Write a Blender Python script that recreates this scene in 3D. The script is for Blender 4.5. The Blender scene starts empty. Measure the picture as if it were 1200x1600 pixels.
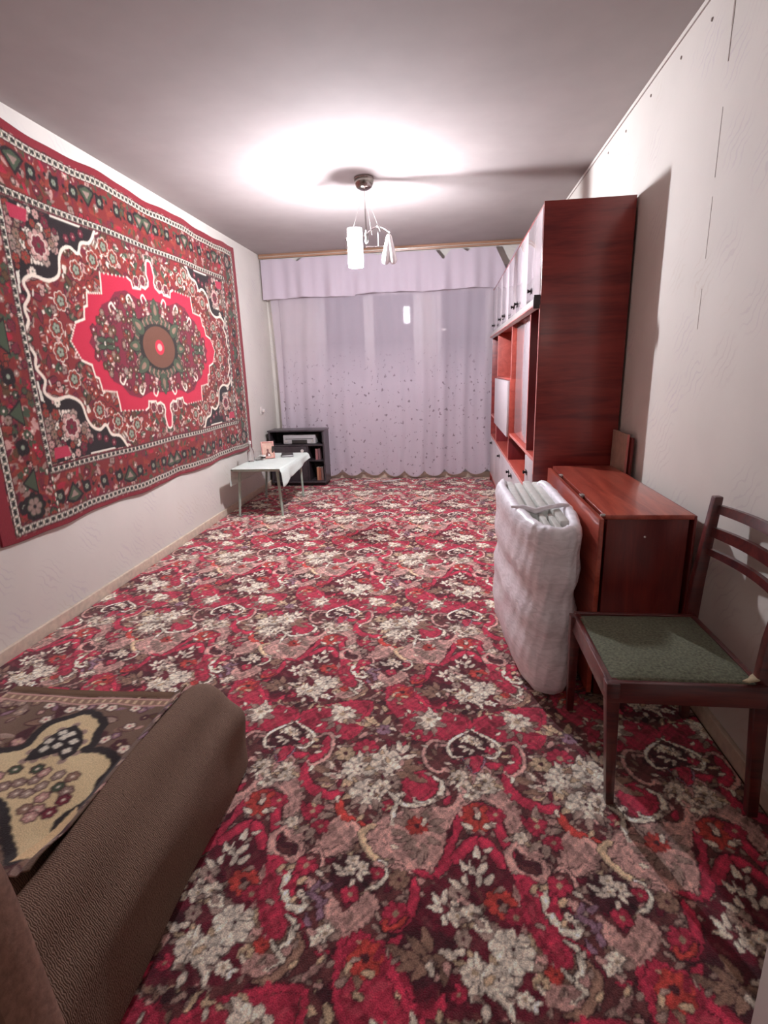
import bpy, bmesh, math, random
import numpy as np
from mathutils import Vector, Matrix
random.seed(7); rng = np.random.default_rng(7)
C = bpy.context.scene.collection
SC = bpy.context.scene

# ---------------------------------------------------------------- camera
F_PX, CAM_H = 827.0, 1.25
_d = Vector((100, -225, F_PX)).normalized()
_r = Vector((1, 0, -100 / F_PX)).normalized()
_v = _d.cross(_r)
if _v.y < 0: _v = -_v
# image axes (right, down, forward) expressed in the room (X right, Y deep, Z up)
ax = Vector((_r.x, _d.x, -_v.x)); ay = Vector((_r.y, _d.y, -_v.y)); az = Vector((_r.z, _d.z, -_v.z))
cam = bpy.data.cameras.new('camera'); co = bpy.data.objects.new('camera', cam); C.objects.link(co)
m = Matrix(((ax.x, -ay.x, -az.x, 0), (ax.y, -ay.y, -az.y, 0), (ax.z, -ay.z, -az.z, CAM_H), (0, 0, 0, 1)))
co.matrix_world = m
cam.sensor_fit = 'VERTICAL'; cam.sensor_height = 32.0; cam.lens = F_PX / 1600 * 32.0
cam.clip_start = 0.02; cam.clip_end = 60
SC.camera = co

# ---------------------------------------------------------------- world, exposure
w = bpy.data.worlds.new('night'); SC.world = w; w.use_nodes = True
w.node_tree.nodes['Background'].inputs[0].default_value = (0.30, 0.32, 0.45, 1)
w.node_tree.nodes['Background'].inputs[1].default_value = 0.05
SC.view_settings.view_transform = 'Standard'; SC.view_settings.look = 'None'
SC.view_settings.gamma = 1.0; SC.view_settings.use_curve_mapping = False
SC.view_settings.exposure = 1.6
TUBE_GLOW = 2500.0      # the one lit bulb, a slim tube inside its shade
SHADE_GLOW = 22.0     # its frosted glass shade
LAMP_COL = (0.93, 0.94, 1.02)

# weak fill light added behind the camera to lift the dark doorway side
hl = bpy.data.lights.new('hallway_fill', 'POINT'); hl.energy = 4.0; hl.color = (1, .86, .82); hl.shadow_soft_size = .12
ho = bpy.data.objects.new('hallway_fill', hl); C.objects.link(ho); ho.location = (-.1, -1.0, 2.25)

# ---------------------------------------------------------------- room numbers
XL, XR, YB, YN, ZC = -2.05, 0.92, 6.25, 0.40, 2.5

# ---------------------------------------------------------------- helpers
def lin(c):
    c = np.asarray(c, float) / 255.0
    return np.where(c <= 0.04045, c / 12.92, ((c + 0.055) / 1.055) ** 2.4)
def L4(c): return tuple(lin(c)) + (1.0,)

def nodes(name):
    mt = bpy.data.materials.new(name); mt.use_nodes = True
    nt = mt.node_tree; b = nt.nodes['Principled BSDF']
    return mt, nt, b
def N(nt, t, **kw):
    n = nt.nodes.new(t)
    for k, v in kw.items():
        if k.startswith('i_'): n.inputs[k[2:].replace('_', ' ')].default_value = v
        else: setattr(n, k, v)
    return n
def ramp(nt, stops):
    r = nt.nodes.new('ShaderNodeValToRGB'); e = r.color_ramp.elements
    while len(e) < len(stops): e.new(0.5)
    for k, (p, c) in enumerate(stops): e[k].position = p; e[k].color = L4(c)
    return r
def bump(nt, b, src, strength=0.3, dist=0.002):
    bp = N(nt, 'ShaderNodeBump'); bp.inputs['Strength'].default_value = strength; bp.inputs['Distance'].default_value = dist
    nt.links.new(src, bp.inputs['Height']); nt.links.new(bp.outputs[0], b.inputs['Normal'])
def coords(nt, scale=(1, 1, 1), rot=(0, 0, 0)):
    tc = N(nt, 'ShaderNodeTexCoord'); mp = N(nt, 'ShaderNodeMapping')
    mp.inputs['Scale'].default_value = scale; mp.inputs['Rotation'].default_value = rot
    nt.links.new(tc.outputs['Object'], mp.inputs[0]); return mp.outputs[0]
def plain(name, col, rough=0.6, metal=0.0, var=0.06, scale=30, bmp=0.0, **kw):
    mt, nt, b = nodes(name)
    n = N(nt, 'ShaderNodeTexNoise'); n.inputs['Scale'].default_value = scale; n.inputs['Detail'].default_value = 4
    nt.links.new(coords(nt), n.inputs['Vector'])
    c = np.array(col, float)
    r = ramp(nt, [(0.3, np.clip(c * (1 - var), 0, 255)), (0.7, np.clip(c * (1 + var), 0, 255))])
    nt.links.new(n.outputs['Fac'], r.inputs[0]); nt.links.new(r.outputs[0], b.inputs['Base Color'])
    b.inputs['Roughness'].default_value = rough; b.inputs['Metallic'].default_value = metal
    for k, v in kw.items(): b.inputs[k.replace('_', ' ')].default_value = v
    if bmp: bump(nt, b, n.outputs['Fac'], bmp, 0.003)
    return mt
def wood(name, dark, light, axis='Z', rough=0.35, coat=0.3, sc=1.0):
    mt, nt, b = nodes(name)
    s = {'Z': (9, 9, 0.9), 'Y': (9, 0.9, 9), 'X': (0.9, 9, 9)}[axis]
    v = coords(nt, tuple(q * sc for q in s))
    n = N(nt, 'ShaderNodeTexNoise'); n.inputs['Scale'].default_value = 1.6; n.inputs['Detail'].default_value = 6; n.inputs['Distortion'].default_value = 1.2
    nt.links.new(v, n.inputs['Vector'])
    n2 = N(nt, 'ShaderNodeTexNoise'); n2.inputs['Scale'].default_value = 14; n2.inputs['Detail'].default_value = 3
    nt.links.new(v, n2.inputs['Vector'])
    mx = N(nt, 'ShaderNodeMath', operation='MULTIPLY_ADD'); mx.inputs[1].default_value = 0.35
    nt.links.new(n2.outputs['Fac'], mx.inputs[0]); nt.links.new(n.outputs['Fac'], mx.inputs[2])
    r = ramp(nt, [(0.45, dark), (0.85, light)])
    nt.links.new(mx.outputs[0], r.inputs[0]); nt.links.new(r.outputs[0], b.inputs['Base Color'])
    b.inputs['Roughness'].default_value = rough; b.inputs['Coat Weight'].default_value = coat; b.inputs['Coat Roughness'].default_value = 0.25
    bump(nt, b, n2.outputs['Fac'], 0.08, 0.001)
    return mt
def vcol(name, pile=0.5, scale=260, rough=1.0, speckle=0.22):
    mt, nt, b = nodes(name)
    a = N(nt, 'ShaderNodeAttribute'); a.attribute_name = 'pattern'
    n = N(nt, 'ShaderNodeTexNoise'); n.inputs['Scale'].default_value = scale; n.inputs['Detail'].default_value = 3
    nt.links.new(coords(nt), n.inputs['Vector'])
    r = N(nt, 'ShaderNodeMapRange'); r.inputs[1].default_value = 0.3; r.inputs[2].default_value = 0.7
    r.inputs[3].default_value = 1 - speckle; r.inputs[4].default_value = 1 + speckle
    nt.links.new(n.outputs['Fac'], r.inputs[0])
    mx = N(nt, 'ShaderNodeVectorMath', operation='SCALE')
    nt.links.new(a.outputs['Color'], mx.inputs[0]); nt.links.new(r.outputs[0], mx.inputs['Scale'])
    nt.links.new(mx.outputs[0], b.inputs['Base Color'])
    b.inputs['Roughness'].default_value = rough; b.inputs['Specular IOR Level'].default_value = 0.1
    b.inputs['Sheen Weight'].default_value = 0.15; b.inputs['Sheen Roughness'].default_value = 0.6
    bump(nt, b, n.outputs['Fac'], pile, 0.004)
    return mt

class MB:
    """collects shapes into one bmesh"""
    def __init__(s): s.b = bmesh.new()
    def box(s, x0, x1, y0, y1, z0, z1, bev=0.0, seg=2, M=None):
        t = bmesh.new(); bmesh.ops.create_cube(t, size=1)
        for v in t.verts:
            v.co = Vector(((x0 + x1) / 2 + v.co.x * (x1 - x0), (y0 + y1) / 2 + v.co.y * (y1 - y0), (z0 + z1) / 2 + v.co.z * (z1 - z0)))
        if bev > 0: bmesh.ops.bevel(t, geom=t.edges[:], offset=bev, segments=seg, profile=0.5, affect='EDGES')
        return s._in(t, M)
    def _in(s, t, M=None):
        if M is not None: bmesh.ops.transform(t, matrix=M, verts=t.verts[:])
        me = bpy.data.meshes.new('t'); t.to_mesh(me); t.free(); s.b.from_mesh(me); bpy.data.meshes.remove(me); return s
    def tube(s, pts, r, n=10, cap=True):
        pts = [Vector(p) for p in pts]; rs = r if isinstance(r, (list, tuple)) else [r] * len(pts)
        rings = []; up = None
        for i, p in enumerate(pts):
            t = (pts[min(i + 1, len(pts) - 1)] - pts[max(i - 1, 0)]).normalized()
            if up is None: up = Vector((0, 0, 1)) if abs(t.z) < 0.9 else Vector((1, 0, 0))
            u = t.cross(up).normalized(); w_ = u.cross(t).normalized(); up = w_
            rings.append([s.b.verts.new(p + (u * math.cos(2 * math.pi * k / n) + w_ * math.sin(2 * math.pi * k / n)) * rs[i]) for k in range(n)])
        for a, c in zip(rings, rings[1:]):
            for k in range(n): s.b.faces.new((a[k], a[(k + 1) % n], c[(k + 1) % n], c[k]))
        if cap: s.b.faces.new(rings[0][::-1]); s.b.faces.new(rings[-1])
        return s
    def lathe(s, prof, c=(0, 0, 0), n=32, M=None):
        t = bmesh.new(); rings = []
        for r, z in prof:
            rings.append([t.verts.new((r * math.cos(2 * math.pi * k / n), r * math.sin(2 * math.pi * k / n), z)) for k in range(n)] if r > 1e-6 else [t.verts.new((0, 0, z))])
        for a, q in zip(rings, rings[1:]):
            for k in range(n):
                k2 = (k + 1) % n
                if len(a) == 1 and len(q) == 1: break
                if len(a) == 1: t.faces.new((a[0], q[k2], q[k]))
                elif len(q) == 1: t.faces.new((a[k], a[k2], q[0]))
                else: t.faces.new((a[k], a[k2], q[k2], q[k]))
        T = Matrix.Translation(Vector(c)); bmesh.ops.recalc_face_normals(t, faces=t.faces[:])
        return s._in(t, T @ M if M is not None else T)
    def prism(s, poly, d, M=None, bev=0.0):
        """poly in XY, thickness d along Z, then transformed by M"""
        t = bmesh.new(); vs = [t.verts.new((x, y, 0)) for x, y in poly]; f = t.faces.new(vs)
        e = bmesh.ops.extrude_face_region(t, geom=[f]); bmesh.ops.translate(t, vec=(0, 0, d), verts=[g for g in e['geom'] if isinstance(g, bmesh.types.BMVert)])
        bmesh.ops.recalc_face_normals(t, faces=t.faces[:])
        if bev: bmesh.ops.bevel(t, geom=t.edges[:], offset=bev, segments=2, profile=0.5, affect='EDGES')
        return s._in(t, M)
    def build(s, name, mat, parent=None, smooth=True, kind=None, label=None):
        me = bpy.data.meshes.new(name); s.b.to_mesh(me); s.b.free()
        if smooth:
            me.shade_smooth()
            me.set_sharp_from_angle(angle=math.radians(38))
        me.materials.append(mat)
        o = bpy.data.objects.new(name, me); C.objects.link(o)
        if parent is not None: o.parent = parent; o.location = -parent_base(parent)
        if kind: o['kind'] = kind
        if label: o['label'] = label
        return o
def parent_base(p):
    """world location of a thing or part that only carries a translation"""
    v = Vector((0, 0, 0))
    while p is not None: v += Vector(p.location); p = p.parent
    return v
def thing(name, label, cat, loc=(0, 0, 0), group=None):
    o = bpy.data.objects.new(name, None); C.objects.link(o); o.location = loc; o.empty_display_size = 0.1
    o['label'] = label; o['category'] = cat
    if group: o['group'] = group
    return o
def tag(o, label, cat, group=None, kind=None):
    o['label'] = label; o['category'] = cat
    if group: o['group'] = group
    if kind: o['kind'] = kind
    return o
def grid(name, P, mat, parent=None, col=None, closed=False, solid=0.0, kind=None, smooth=True):
    """P: (nu, nv, 3) array of positions -> quad grid; col: (nu, nv, 3) linear colours"""
    nu, nv = P.shape[:2]
    me = bpy.data.meshes.new(name); V = P.reshape(-1, 3).astype(np.float32)
    i = np.arange(nu if closed else nu - 1)[:, None]; j = np.arange(nv - 1)[None, :]; i2 = (i + 1) % nu
    q = np.stack([i * nv + j, i2 * nv + j, i2 * nv + j + 1, i * nv + j + 1], -1).reshape(-1, 4)
    me.vertices.add(len(V)); me.vertices.foreach_set('co', V.ravel())
    me.loops.add(q.size); me.loops.foreach_set('vertex_index', q.ravel().astype(np.int32))
    me.polygons.add(len(q)); me.polygons.foreach_set('loop_start', (np.arange(len(q)) * 4).astype(np.int32))
    if smooth: me.polygons.foreach_set('use_smooth', np.ones(len(q), bool))
    me.update(calc_edges=True)
    if col is not None:
        a = me.color_attributes.new('pattern', 'FLOAT_COLOR', 'POINT')
        a.data.foreach_set('color', np.concatenate([col.reshape(-1, 3), np.ones((nu * nv, 1))], 1).astype(np.float32).ravel())
    me.materials.append(mat)
    o = bpy.data.objects.new(name, me); C.objects.link(o)
    if parent is not None: o.parent = parent; o.location = -parent_base(parent)
    if solid:
        md = o.modifiers.new('thickness', 'SOLIDIFY'); md.thickness = solid; md.offset = -1
    if kind: o['kind'] = kind
    return o

# ---------------------------------------------------------------- woven-pattern painter (metric canvas)
PAL = {'r': (186, 50, 76), 'o': (196, 70, 62), 'c': (242, 226, 206), 'R': (246, 232, 212), 'y': (214, 186, 152), 't': (206, 160, 149),
       'b': (150, 116, 98), 'n': (160, 132, 120), 'g': (174, 148, 134), 'd': (76, 30, 38), 'm': (104, 24, 42), 'p': (154, 118, 134), 'k': (34, 22, 24),
       'w': (232, 224, 206), 'G': (70, 84, 62), 'H': (178, 30, 56), 'u': (150, 58, 44), 'O': (96, 66, 40), 'v': (120, 34, 52), 'q': (150, 160, 138)}
class Canvas:
    def __init__(s, x0, y0, wd, ht, res, base, wrap=False):
        s.x0, s.y0, s.res, s.wrap = x0, y0, res, wrap
        s.nx, s.ny = int(round(wd / res)), int(round(ht / res))
        s.a = np.empty((s.nx, s.ny, 3)); s.a[:] = base
    def win(s, xa, xb, ya, yb):
        i0, i1 = int((xa - s.x0) / s.res) - 1, int((xb - s.x0) / s.res) + 2
        j0, j1 = int((ya - s.y0) / s.res) - 1, int((yb - s.y0) / s.res) + 2
        if not s.wrap: i0, j0, i1, j1 = max(i0, 0), max(j0, 0), min(i1, s.nx), min(j1, s.ny)
        I, J = np.arange(i0, i1), np.arange(j0, j1)
        if len(I) < 1 or len(J) < 1: return None
        X, Y = np.meshgrid(s.x0 + I * s.res, s.y0 + J * s.res, indexing='ij')
        if s.wrap: I, J = I % s.nx, J % s.ny
        return np.ix_(I, J), X, Y
    def put(s, ix, mask, col, al=1.0):
        t = s.a[ix]; m_ = np.clip(mask, 0, 1)[..., None] * al; s.a[ix] = t * (1 - m_) + np.asarray(col) * m_
    def disc(s, x, y, r, col, al=1.0):
        w_ = s.win(x - r, x + r, y - r, y + r)
        if w_: s.put(w_[0], (r - np.hypot(w_[1] - x, w_[2] - y)) / s.res + 0.5, col, al)
    def poly(s, p, col, al=1.0):
        p = np.asarray(p, float).reshape(-1, 2); w_ = s.win(p[:, 0].min(), p[:, 0].max(), p[:, 1].min(), p[:, 1].max())
        if not w_: return
        ix, X, Y = w_; ins = np.zeros(X.shape, bool); j = len(p) - 1
        for i in range(len(p)):
            xi, yi, xj, yj = p[i][0], p[i][1], p[j][0], p[j][1]
            c = ((yi > Y) != (yj > Y)) & (X < (xj - xi) * (Y - yi) / (yj - yi + 1e-12) + xi); ins ^= c; j = i
        s.put(ix, ins.astype(float), col, al)
    def smooth_path(s, p, n=7):
        p = np.asarray(p, float).reshape(-1, 2); q = np.vstack([2 * p[0] - p[1], p, 2 * p[-1] - p[-2]]); o = []
        for i in range(1, len(q) - 2):
            for t in np.linspace(0, 1, n, endpoint=False):
                o.append(0.5 * (2 * q[i] + (q[i + 1] - q[i - 1]) * t + (2 * q[i - 1] - 5 * q[i] + 4 * q[i + 1] - q[i + 2]) * t * t + (3 * q[i] - q[i - 1] - 3 * q[i + 1] + q[i + 2]) * t ** 3))
        return np.array(o + [p[-1]])
    def stroke(s, p, w0, w1, col, ow=0.0, oc=None, hi=None):
        q = s.smooth_path(p, 7 if hi is None else 30); n = len(q)
        ws = [w0 + (w1 - w0) * k / (n - 1) for k in range(n)]
        if hi is not None:      # leafy, scalloped outline that tapers at both ends
            dl = np.r_[0, np.cumsum(np.hypot(*np.diff(q, axis=0).T))]; ws = [w_ * (.80 + .34 * abs(math.sin(l / (w0 * 1.5) * math.pi / 2))) * min(1, .45 + 3 * k / n, .35 + 4 * (n - k) / n) for k, (w_, l) in enumerate(zip(ws, dl))]
        if ow:
            for (x, y), r in zip(q, ws): s.disc(x, y, r + ow, oc)
        for (x, y), r in zip(q, ws): s.disc(x, y, r, col)
        if hi is not None:
            for (x, y), r in zip(q, ws): s.disc(x + r * .25, y + r * .25, r * .5, hi)
    def leaf(s, x, y, ln, ang, col, oc=None, fat=0.42, vein=True):
        a = math.radians(ang); R = ln * 1.15; w_ = s.win(x - R, x + R, y - R, y + R)
        if not w_: return
        ix, X, Y = w_; u = (X - x) * math.cos(a) + (Y - y) * math.sin(a); v = -(X - x) * math.sin(a) + (Y - y) * math.cos(a)
        lim = fat * ln * np.sqrt(np.clip(1 - (u / ln) ** 2, 0, 1)) * (1 - 0.35 * u / ln)
        o = 1.2 * s.res
        if oc is not None: s.put(ix, np.where(np.abs(u) < ln + o, (lim + o * 1.4 - np.abs(v)) / s.res, 0), oc)
        s.put(ix, np.where(np.abs(u) < ln, (lim - np.abs(v)) / s.res, 0), col)
        if vein:
            s.put(ix, np.where(np.abs(u) < ln * .8, (s.res * .8 - np.abs(v)) / s.res, 0), np.asarray(col) * .55, .6)
            s.put(ix, np.where(v < 0, (lim - np.abs(v)) / s.res, 0) * (np.abs(u) < ln), np.asarray(col) * .72, .45)
    def flower(s, x, y, r, col, n=6, oc=None, cc=None, rot=0.0, deep=.28):
        w_ = s.win(x - r * 1.2, x + r * 1.2, y - r * 1.2, y + r * 1.2)
        if not w_: return
        ix, X, Y = w_; d = np.hypot(X - x, Y - y); th = np.arctan2(Y - y, X - x) + rot
        pe = np.abs(np.cos(th * n / 2)); lim = r * (1 - deep + deep * pe ** .6)
        if oc is not None: s.put(ix, (lim + 1.5 * s.res - d) / s.res, oc)
        s.put(ix, (lim - d) / s.res, col)
        s.put(ix, ((lim - d) / s.res > 0) * np.clip(1.25 - pe * 2.6, 0, 1) * np.clip(d / r * 1.6 - .2, 0, 1) * 1.3, np.asarray(col) * .30, .9)
        s.put(ix, ((lim - d) / s.res > 0) * np.clip(d / r * 1.4 - .55, 0, 1) * (np.sin(th * n / 2 + 1) > 0), np.asarray(col) * .7, .4)
        if cc is not None: s.disc(x, y, r * .24, cc)
    def sample(s, X, Y):
        fx, fy = (X - s.x0) / s.res, (Y - s.y0) / s.res
        i, j = np.floor(fx).astype(int), np.floor(fy).astype(int); a, b_ = (fx - i)[..., None], (fy - j)[..., None]
        g = (lambda i_, j_: s.a[i_ % s.nx, j_ % s.ny]) if s.wrap else (lambda i_, j_: s.a[np.clip(i_, 0, s.nx - 1), np.clip(j_, 0, s.ny - 1)])
        return (g(i, j) * (1 - a) + g(i + 1, j) * a) * (1 - b_) + (g(i, j + 1) * (1 - a) + g(i + 1, j + 1) * a) * b_
def P_(k): return lin(PAL[k])

# ---------------------------------------------------------------- materials
def wallpaper(name, c0, tint):
    mt, nt, b = nodes(name); v = coords(nt)
    n = N(nt, 'ShaderNodeTexNoise'); n.inputs['Scale'].default_value = 2.2; n.inputs['Detail'].default_value = 5; nt.links.new(v, n.inputs['Vector'])
    r = ramp(nt, [(0.35, np.array(c0) * 0.97), (0.65, c0)]); nt.links.new(n.outputs['Fac'], r.inputs[0])
    # faint printed fern fronds: thin distorted bands kept only inside scattered patches
    wv = N(nt, 'ShaderNodeTexWave', wave_type='BANDS', bands_direction='DIAGONAL'); wv.inputs['Scale'].default_value = 13; wv.inputs['Distortion'].default_value = 9; wv.inputs['Detail'].default_value = 2; wv.inputs['Detail Scale'].default_value = 0.9
    nt.links.new(v, wv.inputs['Vector'])
    t = ramp(nt, [(0.80, (0, 0, 0)), (0.95, (255, 255, 255))]); nt.links.new(wv.outputs['Fac'], t.inputs[0])
    vo = N(nt, 'ShaderNodeTexVoronoi'); vo.inputs['Scale'].default_value = 4.5; nt.links.new(v, vo.inputs['Vector'])
    t2 = ramp(nt, [(0.25, (255, 255, 255)), (0.5, (0, 0, 0))]); nt.links.new(vo.outputs['Distance'], t2.inputs[0])
    mu = N(nt, 'ShaderNodeMath', operation='MULTIPLY'); nt.links.new(t.outputs[0], mu.inputs[0]); nt.links.new(t2.outputs[0], mu.inputs[1])
    m2 = N(nt, 'ShaderNodeMath', operation='MULTIPLY'); m2.inputs[1].default_value = 0.30; nt.links.new(mu.outputs[0], m2.inputs[0])
    hue = ramp(nt, [(0.0, tint), (0.5, (176, 160, 178)), (1.0, (196, 180, 140))]); nt.links.new(vo.outputs['Color'], hue.inputs[0])
    mx = N(nt, 'ShaderNodeMix', data_type='RGBA'); nt.links.new(m2.outputs[0], mx.inputs[0]); nt.links.new(r.outputs[0], mx.inputs[6]); nt.links.new(hue.outputs[0], mx.inputs[7])
    nt.links.new(mx.outputs[2], b.inputs['Base Color']); b.inputs['Roughness'].default_value = 0.75
    n3 = N(nt, 'ShaderNodeTexNoise'); n3.inputs['Scale'].default_value = 60; nt.links.new(v, n3.inputs['Vector'])
    bump(nt, b, n3.outputs['Fac'], 0.12, 0.002)
    return mt
M_wall = wallpaper('wallpaper_cream', (212, 205, 196), (190, 176, 170))
M_ceil = plain('whitewash', (156, 146, 143), 0.9, var=0.02, scale=5)
M_jamb = plain('jamb_paint', (150, 132, 120), 0.6, var=0.06, scale=18)
M_base = plain('baseboard_paint', (206, 188, 168), 0.5, var=0.06)
M_hall = plain('hall_floor', (110, 80, 60), 0.6)
M_carpet = vcol('carpet_pile', 0.6, 300, speckle=0.30)
M_rug = vcol('rug_pile', 0.5, 300, speckle=0.16)
M_unit = wood('mahogany_veneer', (104, 28, 30), (148, 54, 48), 'X', 0.32, 0.4)
M_unit_in = wood('orange_veneer', (148, 56, 46), (178, 78, 64), 'Y', 0.4, 0.2)
M_red_in = wood('red_veneer', (96, 22, 30), (124, 34, 40), 'Z', 0.4, 0.2)
M_edge = plain('pink_edge_band', (206, 130, 122), 0.45)
M_gloss = plain('white_gloss_laminate', (184, 172, 174), 0.12, var=0.02, Coat_Weight=0.5, Coat_Roughness=0.06)
M_white = plain('white_laminate', (186, 176, 178), 0.4, var=0.02)
M_alu = plain('pale_metal_trim', (190, 186, 180), 0.35, 0.55, var=0.04)
M_knob = plain('dark_bronze', (40, 32, 34), 0.35, 0.6)
M_table = wood('red_brown_table_veneer', (140, 52, 40), (186, 88, 68), 'Y', 0.28, 0.6, 1.2)
M_table_side = wood('dark_table_veneer', (92, 26, 26), (128, 44, 38), 'Z', 0.35, 0.3)
M_chair = wood('chair_varnish', (52, 16, 22), (98, 38, 34), 'X', 0.3, 0.5, 1.5)
M_chrome = plain('chrome', (190, 186, 184), 0.15, 1.0, var=0.02)
M_steel = plain('brushed_steel', (150, 144, 138), 0.25, 1.0, var=0.05)
M_black = plain('black_veneer', (56, 48, 52), 0.35, var=0.12, Coat_Weight=0.25)
M_blackin = plain('black_interior', (24, 18, 22), 0.6)
M_grey = plain('light_grey_plastic', (176, 172, 172), 0.4, var=0.03)
M_greyd = plain('dark_plastic', (46, 42, 40), 0.4)
M_mint = plain('mint_paint', (158, 172, 158), 0.45, var=0.04)
M_cloth = plain('pale_mint_cloth', (206, 214, 206), 0.85, var=0.03, scale=80, bmp=0.15)
M_wire = plain('white_cable', (214, 206, 200), 0.5)
M_bulbglass = plain('opal_glass', (235, 232, 232), 0.25, var=0.01)
M_seam = plain('seam_grime', (152, 138, 130), 0.9)
M_board = plain('beige_board', (172, 140, 122), 0.55, var=0.06)
M_cornice = wood('brown_pelmet', (128, 92, 70), (170, 130, 104), 'X', 0.4, 0.2)
M_frame = plain('window_paint', (208, 204, 200), 0.4, var=0.02)

def fabric(name, c0, c1, sc=140, rot=0.0, st=0.38):
    mt, nt, b = nodes(name); v = coords(nt, rot=(0, 0, rot))
    wv = N(nt, 'ShaderNodeTexWave', wave_type='BANDS', bands_direction='Y'); wv.inputs['Scale'].default_value = sc / 6.3; wv.inputs['Distortion'].default_value = 6.5; wv.inputs['Detail'].default_value = 2; wv.inputs['Detail Scale'].default_value = 1.4
    nt.links.new(v, wv.inputs['Vector'])
    n = N(nt, 'ShaderNodeTexNoise'); n.inputs['Scale'].default_value = 220; nt.links.new(v, n.inputs['Vector'])
    mx = N(nt, 'ShaderNodeMath', operation='MULTIPLY_ADD'); mx.inputs[1].default_value = 0.6; nt.links.new(n.outputs['Fac'], mx.inputs[0]); nt.links.new(wv.outputs['Fac'], mx.inputs[2])
    r = ramp(nt, [(0.3, c0), (1.0, c1)]); nt.links.new(mx.outputs[0], r.inputs[0]); nt.links.new(r.outputs[0], b.inputs['Base Color'])
    b.inputs['Roughness'].default_value = 0.95; b.inputs['Specular IOR Level'].default_value = 0.15
    bump(nt, b, mx.outputs[0], st, 0.003); return mt
M_sofa = fabric('ribbed_sofa_fabric', (96, 76, 66), (146, 120, 104), 520, .35)
M_sofa_arm = plain('worn_brown_plush', (158, 122, 106), 0.95, var=.10, scale=90, bmp=.25)
M_seat = plain('worn_green_upholstery', (92, 94, 76), 0.95, var=0.22, scale=140, bmp=0.4)
M_tear = plain('seat_stuffing', (176, 160, 130), 0.95, bmp=0.5, scale=160)

def film(name, col, al):
    mt, nt, b = nodes(name); v = coords(nt, (3, 3, 9))
    n = N(nt, 'ShaderNodeTexNoise'); n.inputs['Scale'].default_value = 5; n.inputs['Detail'].default_value = 6; n.inputs['Distortion'].default_value = 1.5; nt.links.new(v, n.inputs['Vector'])
    r = ramp(nt, [(0.3, np.array(col) * 0.9), (0.6, col)]); nt.links.new(n.outputs['Fac'], r.inputs[0]); nt.links.new(r.outputs[0], b.inputs['Base Color'])
    b.inputs['Roughness'].default_value = 0.42; b.inputs['Coat Weight'].default_value = 0.35; b.inputs['Coat Roughness'].default_value = 0.25
    bump(nt, b, n.outputs['Fac'], 0.14, 0.02); return mt
M_film = film('plastic_wrapped_ticking', (250, 246, 252), 1)
M_slat = plain('grey_green_tube_paint', (206, 206, 200), 0.4, var=0.04)

def sheer(name, opaque, embroidered):
    mt, nt, b = nodes(name)
    out = nt.nodes['Material Output']; tr = N(nt, 'ShaderNodeBsdfTransparent'); tl = N(nt, 'ShaderNodeBsdfTranslucent'); df = N(nt, 'ShaderNodeBsdfDiffuse')
    tl.inputs[0].default_value = L4((206, 192, 202)); df.inputs[0].default_value = L4((206, 192, 202))
    a = N(nt, 'ShaderNodeMixShader'); a.inputs[0].default_value = 0.82; nt.links.new(tl.outputs[0], a.inputs[1]); nt.links.new(df.outputs[0], a.inputs[2])
    mxs = N(nt, 'ShaderNodeMixShader'); nt.links.new(tr.outputs[0], mxs.inputs[1]); nt.links.new(a.outputs[0], mxs.inputs[2])
    mxs.inputs[0].default_value = opaque
    if embroidered:
        v = coords(nt, (1, 0.05, 0.8)); vo = N(nt, 'ShaderNodeTexVoronoi', feature='DISTANCE_TO_EDGE'); vo.inputs['Scale'].default_value = 9; nt.links.new(v, vo.inputs['Vector'])
        n = N(nt, 'ShaderNodeTexNoise'); n.inputs['Scale'].default_value = 26; n.inputs['Detail'].default_value = 2; nt.links.new(v, n.inputs['Vector'])
        t = ramp(nt, [(0.62, (0, 0, 0)), (0.68, (255, 255, 255))]); nt.links.new(n.outputs['Fac'], t.inputs[0])
        # the embroidery lies on the lower part of the cloth only
        tc = N(nt, 'ShaderNodeTexCoord'); sp = N(nt, 'ShaderNodeSeparateXYZ'); nt.links.new(tc.outputs['Object'], sp.inputs[0])
        mr = N(nt, 'ShaderNodeMapRange'); mr.inputs[1].default_value = 1.55; mr.inputs[2].default_value = 1.1; nt.links.new(sp.outputs['Z'], mr.inputs[0])
        mu = N(nt, 'ShaderNodeMath', operation='MULTIPLY'); nt.links.new(t.outputs[0], mu.inputs[0]); nt.links.new(mr.outputs[0], mu.inputs[1])
        for s_ in (df, tl):
            cm = N(nt, 'ShaderNodeMix', data_type='RGBA'); cm.inputs[6].default_value = L4((206, 192, 202)); cm.inputs[7].default_value = L4((150, 134, 142))
            nt.links.new(mu.outputs[0], cm.inputs[0]); nt.links.new(cm.outputs[2], s_.inputs[0])
        ad = N(nt, 'ShaderNodeMapRange'); ad.inputs[3].default_value = opaque; ad.inputs[4].default_value = opaque + .28; nt.links.new(mr.outputs[0], ad.inputs[0]); nt.links.new(ad.outputs[0], mxs.inputs[0])
    nt.links.new(mxs.outputs[0], out.inputs[0]); return mt
M_tulle = sheer('sheer_curtain', 0.60, True)
M_val = sheer('valance_cloth', 0.93, False)

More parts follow.
